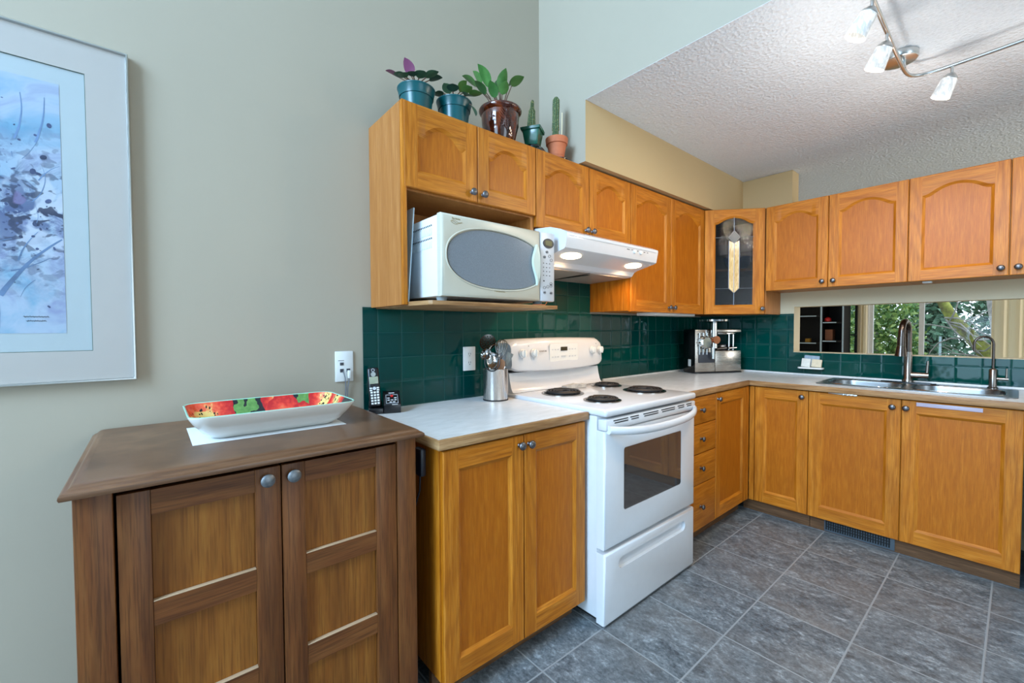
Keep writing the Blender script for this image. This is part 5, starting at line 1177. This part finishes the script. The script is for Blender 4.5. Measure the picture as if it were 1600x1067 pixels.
MB(TG).cyl((0.142, -0.062, 0.265), (0.142, -0.03, 0.265), 0.030, 0.030, 24).build('reflection_disc', plain('orange_reflection_tint', rgb(196, 128, 92), 0.2, 0.9), gr, 'round disc carrying an orange reflection in its colour')  # stands for an orange reflection on the grinder, painted as a copper-toned disc
MB(TG).cyl((0.130, -0.030, 0.205), (0.130, -0.032, 0.118), 0.018, 0.016, 20).build('spout', M['chrome'], gr)
MB(TG).lathe([(0.022, 0), (0.095, 0.010), (0.108, 0.012), (0.110, 0.026), (0.104, 0.026), (0.10, 0.016), (0.02, 0.014)], (0.142, -0.026, 0.3955), 36).build('top_tray', M['chrome'], gr, 'round polished feed tray')
MB(TG).box(0.028, 0.168, -0.004, 0.0038, 0.085, 0.165, 0.002).build('drip_recess', plain('dark_slate_plastic', rgb(52, 54, 60), 0.4), gr)
m = MB(TG)
for x in (0.030, 0.062, 0.096): m.cyl((x, -0.006, 0.15), (x, -0.006, 0.32), 0.0055, n=10)
m.build('rail', M['chrome'], gr)

# ------------------------------------------------------------------ soap shelf with sponges
XS = XB-0.0062
sd = thing('soap_shelf', 'small white ceramic shelf fixed to the green tile below the opening', 'shelf', (XS, -0.845, 0.965))
MB().prism(rrect(XS-0.060, XS-0.0003, -0.928, -0.770, 0.018, 6), lambda p, a: Vector((p[0], p[1], a)), 0.962, 0.972, 0.002).build('tray', M['white_plastic'], sd)
def pad(name, mat, y0, y1, z0, z1, x, label, lean):
    T = Matrix.Translation((x, (y0+y1)/2, z0)) @ Matrix.Rotation(lean, 4, 'Y') @ Matrix.Rotation(0.06, 4, 'X')
    return tag(MB(T).box(-0.009, 0.009, -(y1-y0)/2, (y1-y0)/2, 0, z1-z0, 0.004).build(name, mat), label, 'sponge')
pad('sponge', M['cloth_white'], -0.845, -0.788, 0.9725, 1.036, XS-0.030, 'white sponge standing at the left on the ceramic soap shelf', 0.18)
pad('sponge', M['cloth_cream'], -0.915, -0.852, 0.9745, 1.032, XS-0.032, 'cream sponge standing at the right on the ceramic soap shelf', 0.18)
pad('sponge', M['cloth_blue'], -0.895, -0.800, 0.9745, 1.058, XS-0.0085, 'blue-grey sponge standing behind the other two on the ceramic soap shelf', 0.0)

# ------------------------------------------------------------------ track light
tk = thing('track_light', 'brushed nickel curved track light with ribbed glass shades on the ceiling', 'ceiling light', (2.77, -1.48, H))
cp_ = MB().lathe([(0.066, 0), (0.066, 0.020), (0.062, 0.026), (0.055, 0.028), (0, 0.028)], (2.775, -1.470, H-0.0002), 36, (0, 0, -1)).build('ceiling_canopy', M['silver'], tk)
bar = [Vector(p) for p in ((1.95, -1.4895, 2.40), (2.17, -1.487, 2.40), (2.407, -1.485, 2.40), (2.60, -1.484, 2.40), (2.76, -1.4845, 2.40), (2.83, -1.487, 2.40), (2.872, -1.497, 2.40), (2.900, -1.522, 2.40), (2.912, -1.560, 2.40), (2.914, -1.62, 2.40), (2.90, -1.826, 2.40), (2.86, -2.10, 2.40), (2.80, -2.4, 2.40))]
def smoothpts(P, n=4):
    out = []
    for i in range(len(P)-1):
        p0, p1, p2, p3 = P[max(i-1, 0)], P[i], P[i+1], P[min(i+2, len(P)-1)]
        for j in range(n):
            t_ = j/n; out.append(0.5*((2*p1)+(p2-p0)*t_+(2*p0-5*p1+4*p2-p3)*t_*t_+(3*p1-p0-3*p2+p3)*t_**3))
    return out+[P[-1]]
MB().tube(smoothpts(bar), 0.0075, 10).build('bar', M['silver'], tk)
MB().cyl((2.775, -1.4845, H-0.028), (2.775, -1.4845, 2.398), 0.010, n=16).build('stem', M['silver'], cp_)
def head(p, ax):
    p = Vector(p); ax = Vector(ax).normalized()
    a = MB().cyl(p+Vector((0, 0, -0.002)), p-ZV*0.034, 0.0055, n=12).build('arm', M['silver'], tk)
    t0 = p-ZV*0.036
    MB().lathe([(0.007, -0.004), (0.014, 0.0), (0.025, 0.012), (0.028, 0.018), (0.027, 0.020), (0, 0.020)], t0, 24, ax).build('cup', M['silver'], a)
    MB().lathe([(0.0255, 0.0185), (0.0275, 0.02), (0.034, 0.095), (0.0325, 0.095), (0.0262, 0.021)], t0, 26, ax).build('glass_shade', M['shade'], a, 'glowing ribbed glass shade', smooth=50)
    l = bpy.data.lights.new('track_lamp', 'SPOT'); l.energy = 12.5; l.color = (1.0, 0.81, 0.56); l.spot_size = 3.0; l.spot_blend = 0.8; l.shadow_soft_size = 0.03
    o = bpy.data.objects.new('track_lamp', l); COL.objects.link(o); o.parent = tk
    o.location = t0+ax*0.098-Vector(tk.location); o.rotation_euler = ax.to_track_quat('-Z', 'Y').to_euler()
    l = bpy.data.lights.new('track_glow', 'POINT'); l.energy = 2.6; l.color = (1.0, 0.97, 0.94); l.shadow_soft_size = 0.05
    o = bpy.data.objects.new('track_glow', l); COL.objects.link(o); o.parent = tk; o.location = t0+ax*0.30-Vector(tk.location)
head((2.150, -1.4872, 2.40), (-0.10, 0.42, -0.80)); head((2.422, -1.485, 2.40), (0.05, 0.38, -0.85)); head((2.914, -1.625, 2.40), (0.02, 0.34, -0.85)); head((2.85, -2.15, 2.40), (0.3, 0.3, -0.8))

# ------------------------------------------------------------------ room beyond the pass-through
XW = 6.6
m = MB().box(XW, XW+0.12, -0.455, 0.6, 0, H-.001).box(XW, XW+0.12, -6.1, -0.455, 2.05, H-.001).box(XW, XW+0.12, -0.70, -0.60, 0, 2.05).box(XW, XW+0.12, -6.1, -2.65, 0, 2.05).box(XW, XW+0.12, -2.65, -0.70, 0, 0.55)
struct(m.build('wall_far', M['white_paint'], smooth=0))
struct(MB().box(4.11, 8.2, 0.45, 0.6, 0, H-.001).build('wall_side', M['tan_paint'], smooth=0))
w = struct(MB().box(XW+0.02, XW+0.08, -0.735, -0.70, 0.55, 2.05).box(XW+0.02, XW+0.08, -2.65, -2.61, 0.55, 2.05).box(XW+0.02, XW+0.08, -2.61, -0.735, 0.55, 0.59).box(XW+0.02, XW+0.08, -2.61, -0.735, 2.01, 2.05).box(XW+0.01, XW+0.07, -1.165, -1.125, 0.59, 2.01).build('window_1', plain('window_frame_white', rgb(214, 214, 210), 0.4), smooth=0), 'white-framed window of the room beyond the opening')
g = MB().box(XW+0.045, XW+0.05, -2.61, -0.735, 0.59, 2.01).build('glass', M['window_glass'], w, smooth=0)
d = struct(MB().box(XW+0.02, XW+0.07, -0.50, -0.457, 0.0, 2.04).box(XW+0.01, XW+0.08, -0.600, -0.570, 0.0, 2.04).box(XW+0.02, XW+0.07, -0.57, -0.50, 0.0, 0.10).box(XW+0.02, XW+0.07, -0.57, -0.50, 1.95, 2.04).build('door_1', M['black_plastic'], smooth=0), 'black-framed glass door beyond the opening')
MB().box(XW+0.04, XW+0.046, -0.57, -0.50, 0.10, 1.95).build('glass', M['window_glass'], d, smooth=0)
MB().cyl((XW-0.03, -0.585, 1.18), (XW-0.03, -0.54, 1.18), 0.008, n=10).cyl((XW-0.03, -0.585, 1.18), (XW+0.012, -0.585, 1.18), 0.006, n=10).build('handle', M['black_plastic'], d)
def curtain(name, label, y0, y1, x, waves):
    L = []; n = waves*10
    for z in (0.03, 2.25):
        L.append([Vector((x+0.028*math.sin(2*PI*waves*i/n)+0.008*math.sin(i*1.3), y0+(y1-y0)*i/n, z)) for i in range(n+1)])
    b = [Vector((p.x+0.003, p.y, p.z)) for p in reversed(L[0])]; b2 = [Vector((p.x+0.003, p.y, p.z)) for p in reversed(L[1])]
    return tag(MB().loft([L[0]+b, L[1]+b2], True, True, True).build(name, M['curtain']), label, 'curtain')
curtain('curtain', 'narrow cream curtain gathered at the left of the far window', -0.615, -0.705, XW-0.09, 2)
curtain('curtain', 'wide cream curtain hanging at the right of the far window', -1.655, -2.25, XW-0.09, 6)
# dark open bookcase beyond the opening
bc = thing('bookcase', 'black open bookcase with pale shelf edges seen through the opening', 'bookcase', (6.42, -0.2, 0))
BX = 6.28; MBk = M['black_matte']
for y0, y1 in ((-0.535, -0.515), (-0.328, -0.310), (0.16, 0.18)): MB().box(BX, 6.585, y0, y1, 0, 2.0).build('upright', MBk, bc)
MB().box(6.57, 6.585, -0.514, 0.159, 0, 2.0).build('back', MBk, bc)
for y0, y1, zs in ((-0.309, 0.159, (0.4, 0.75, 1.081, 1.405, 1.72)), (-0.514, -0.329, (0.45, 0.80, 1.107, 1.325, 1.66))):
    for z in zs:
        s_ = MB().box(BX+0.01, 6.569, y0+0.001, y1-0.001, z-0.009, z+0.009).build('shelf', MBk, bc)
        MB().box(BX, BX+0.0095, (y0+0.05 if y0 < -.4 else y0+0.04), y1-0.005 if y0 < -.4 else y0+0.26, z-0.006, z+0.006).build('shelf_edge', M['pale_blue'], s_, 'pale shelf edge')
MB().box(BX-0.008, BX-0.0005, -0.328, -0.312, 0.05, 1.98).build('divider_edge', M['pale_blue'], bc, 'pale divider edge')
MB().box(BX-0.008, BX-0.0005, -0.535, -0.522, 0.05, 1.98).build('side_edge', M['pale_blue'], bc)
tag(MB().box(BX+0.05, 6.45, -0.420, -0.345, 1.1165, 1.245, 0.004).build('storage_box', plain('brown_card', rgb(150, 96, 70), 0.8)), 'brown box standing on a right-hand shelf of the black bookcase', 'box')
tag(MB().lathe([(0.02, 0), (0.035, 0.01), (0.032, 0.04), (0.01, 0.055), (0, 0.056)], (BX+0.06, -0.37, 1.3345), 18).build('red_ornament', M['red']), 'small red ornament on the upper right shelf of the black bookcase', 'ornament')
tag(MB().box(BX+0.03, BX+0.10, -0.20, -0.15, 1.0905, 1.135, 0.003).build('small_box', plain('ochre_card', rgb(160, 120, 40), 0.8)), 'small ochre box on the lower left shelf of the black bookcase', 'box')

# ------------------------------------------------------------------ garden beyond the window
struct(MB().box(8.25, 40, -25, 15, -0.7, -0.6).build('ground', plain('garden_ground', rgb(92, 100, 70), 0.95, noise=0.3), smooth=0), 'garden ground')
def blades(m, n, cx, cy, cz, rx, ry, rz, sz, rnd, shell=0.55, up=0.2):
    for _ in range(n):
        d = Vector((rnd.gauss(0, 1), rnd.gauss(0, 1), rnd.gauss(0, 1))).normalized(); k = shell+(1-shell)*rnd.random()
        c = Vector((cx+d.x*rx*k, cy+d.y*ry*k, cz+d.z*rz*k)); a = Vector((rnd.uniform(-1, 1), rnd.uniform(-1, 1), rnd.uniform(-1, 1)+up)).normalized()
        b = a.orthogonal().normalized(); s_ = sz*rnd.uniform(.6, 1.3); b.rotate(Matrix.Rotation(rnd.uniform(0, 6.3), 3, a))
        m.face([c, c+a*s_*.5+b*s_*.28, c+a*s_, c+a*s_*.5-b*s_*.28])
M['hedge'] = leafm('garden_shrub_leaf', rgb(58, 98, 48), rgb(98, 144, 72), rgb(186, 208, 120), 0.5)
M['conifer'] = leafm('garden_conifer_needle', rgb(44, 76, 60), rgb(84, 124, 100), rgb(140, 174, 146), 0.6)
t = NT('mossy_bark'); f = t.noise(t.co(), 7, 5, 0.65); t.setp(Base_Color=t.ramp(f, [(0.35, rgb(92, 82, 62)), (0.5, rgb(130, 134, 66)), (0.65, rgb(164, 168, 84))]), Roughness=0.9); t.bump(f, 0.5, 0.02); M['moss'] = t.m
M['bark'] = plain('grey_bark', rgb(150, 146, 142), 0.9, noise=0.3, nscale=10)
rnd = random.Random(11)
th = thing('garden_shrub', 'bright leafy shrub filling the left pane of the far window', 'shrub', (9.4, -0.45, -0.6))
m = MB(); blades(m, 5200, 9.4, -0.30, 1.0, 0.7, 0.62, 1.35, 0.085, rnd, 0.35); blades(m, 1400, 9.2, -0.62, 0.5, 0.5, 0.30, 0.75, 0.09, rnd, 0.3)
m.build('foliage', M['hedge'], th, smooth=0)
MB().tube([(9.4, -0.3, -0.61), (9.4, -0.32, 0.4), (9.42, -0.3, 1.4)], [.06, .05, .02], 8).build('stem', M['bark'], th)
th = thing('mossy_tree', 'leaning mossy tree trunk crossing the right pane of the far window', 'tree', (10.5, -1.45, -0.6))
MB().tube([(10.55, -2.25, -0.62), (10.5, -1.85, 0.2), (10.5, -1.45, 0.92), (10.5, -1.10, 1.42), (10.5, -0.8, 2.1), (10.5, -0.6, 3.0)], [.17, .14, .105, .08, .06, .04], 12).build('trunk', M['moss'], th, smooth=70)
m = MB()
for k in range(26):
    a = rnd.uniform(0.25, 1.0); p = Vector((10.45, -2.1+1.5*a, -0.1+2.1*a)); q = [p]
    d = Vector((rnd.uniform(-.4, .2), rnd.uniform(-1, 1), rnd.uniform(-.5, .8)))
    for j in range(5): d += Vector((rnd.uniform(-.2, .2), rnd.uniform(-.4, .4), rnd.uniform(-.4, .3))); q.append(q[-1]+d.normalized()*0.17)
    m.tube(q, [.016, .012, .010, .007, .005, .003], 5)
m.build('branch', M['bark'], th)
th = thing('bare_tree', 'upright grey tree trunk behind the leaning mossy one', 'tree', (12, -1.63, -0.6))
MB().tube([(12, -1.72, -0.62), (12, -1.66, 0.7), (12, -1.60, 1.35), (12.05, -1.42, 2.4)], [.20, .15, .13, .08], 10).tube([(12, -1.62, 1.2), (12, -1.85, 1.65), (12, -2.0, 2.4)], [.10, .07, .04], 8).build('trunk', M['bark'], th, smooth=70)
for k, (x, y, r, h, lab) in enumerate(((12.2, 1.0, 0.95, 3.8, 'blue-green conifer behind the bright shrub'), (13.7, -0.55, 0.85, 4.6, 'blue-green conifer behind the mossy trunk in the middle of the far window'), (13.9, -2.45, 0.95, 4.6, 'blue-green conifer at the right of the far window'), (16.5, 2.4, 1.3, 5.6, 'tall dark conifer seen through the narrow glass door'), (16.6, -1.45, 1.05, 5.6, 'tall conifer rising in the gap between the two nearer conifers'), (18.4, -5.2, 1.6, 5.6, 'tall conifer farthest right, mostly behind the wide curtain'))):
    th = thing('conifer', lab, 'tree', (x, y, -0.6), 'conifers in the garden')
    m = MB()
    for q in range(15):
        z = -0.4+h*q/15; rr = r*(1-0.72*q/15); blades(m, 330, x, y, z, rr, rr, h/18, 0.16, rnd, 0.2, -0.35)
    m.build('foliage', M['conifer'], th, smooth=0)
    MB().cyl((x, y, -0.62), (x, y, h*0.9), .10, .03, 8).build('trunk', M['bark'], th)
fn = thing('garden_fence', 'thin pale fence posts and rails in the garden', 'fence', (11.2, -1.5, -0.6))
for y in (-2.4, -1.83, -1.42, -0.9): MB().box(11.2, 11.24, y-.015, y+.015, -0.6, 1.10).build('post', M['pale_blue'], fn)
MB().box(11.21, 11.23, -2.6, -0.6, 0.50, 0.53).build('rail', M['pale_blue'], fn)
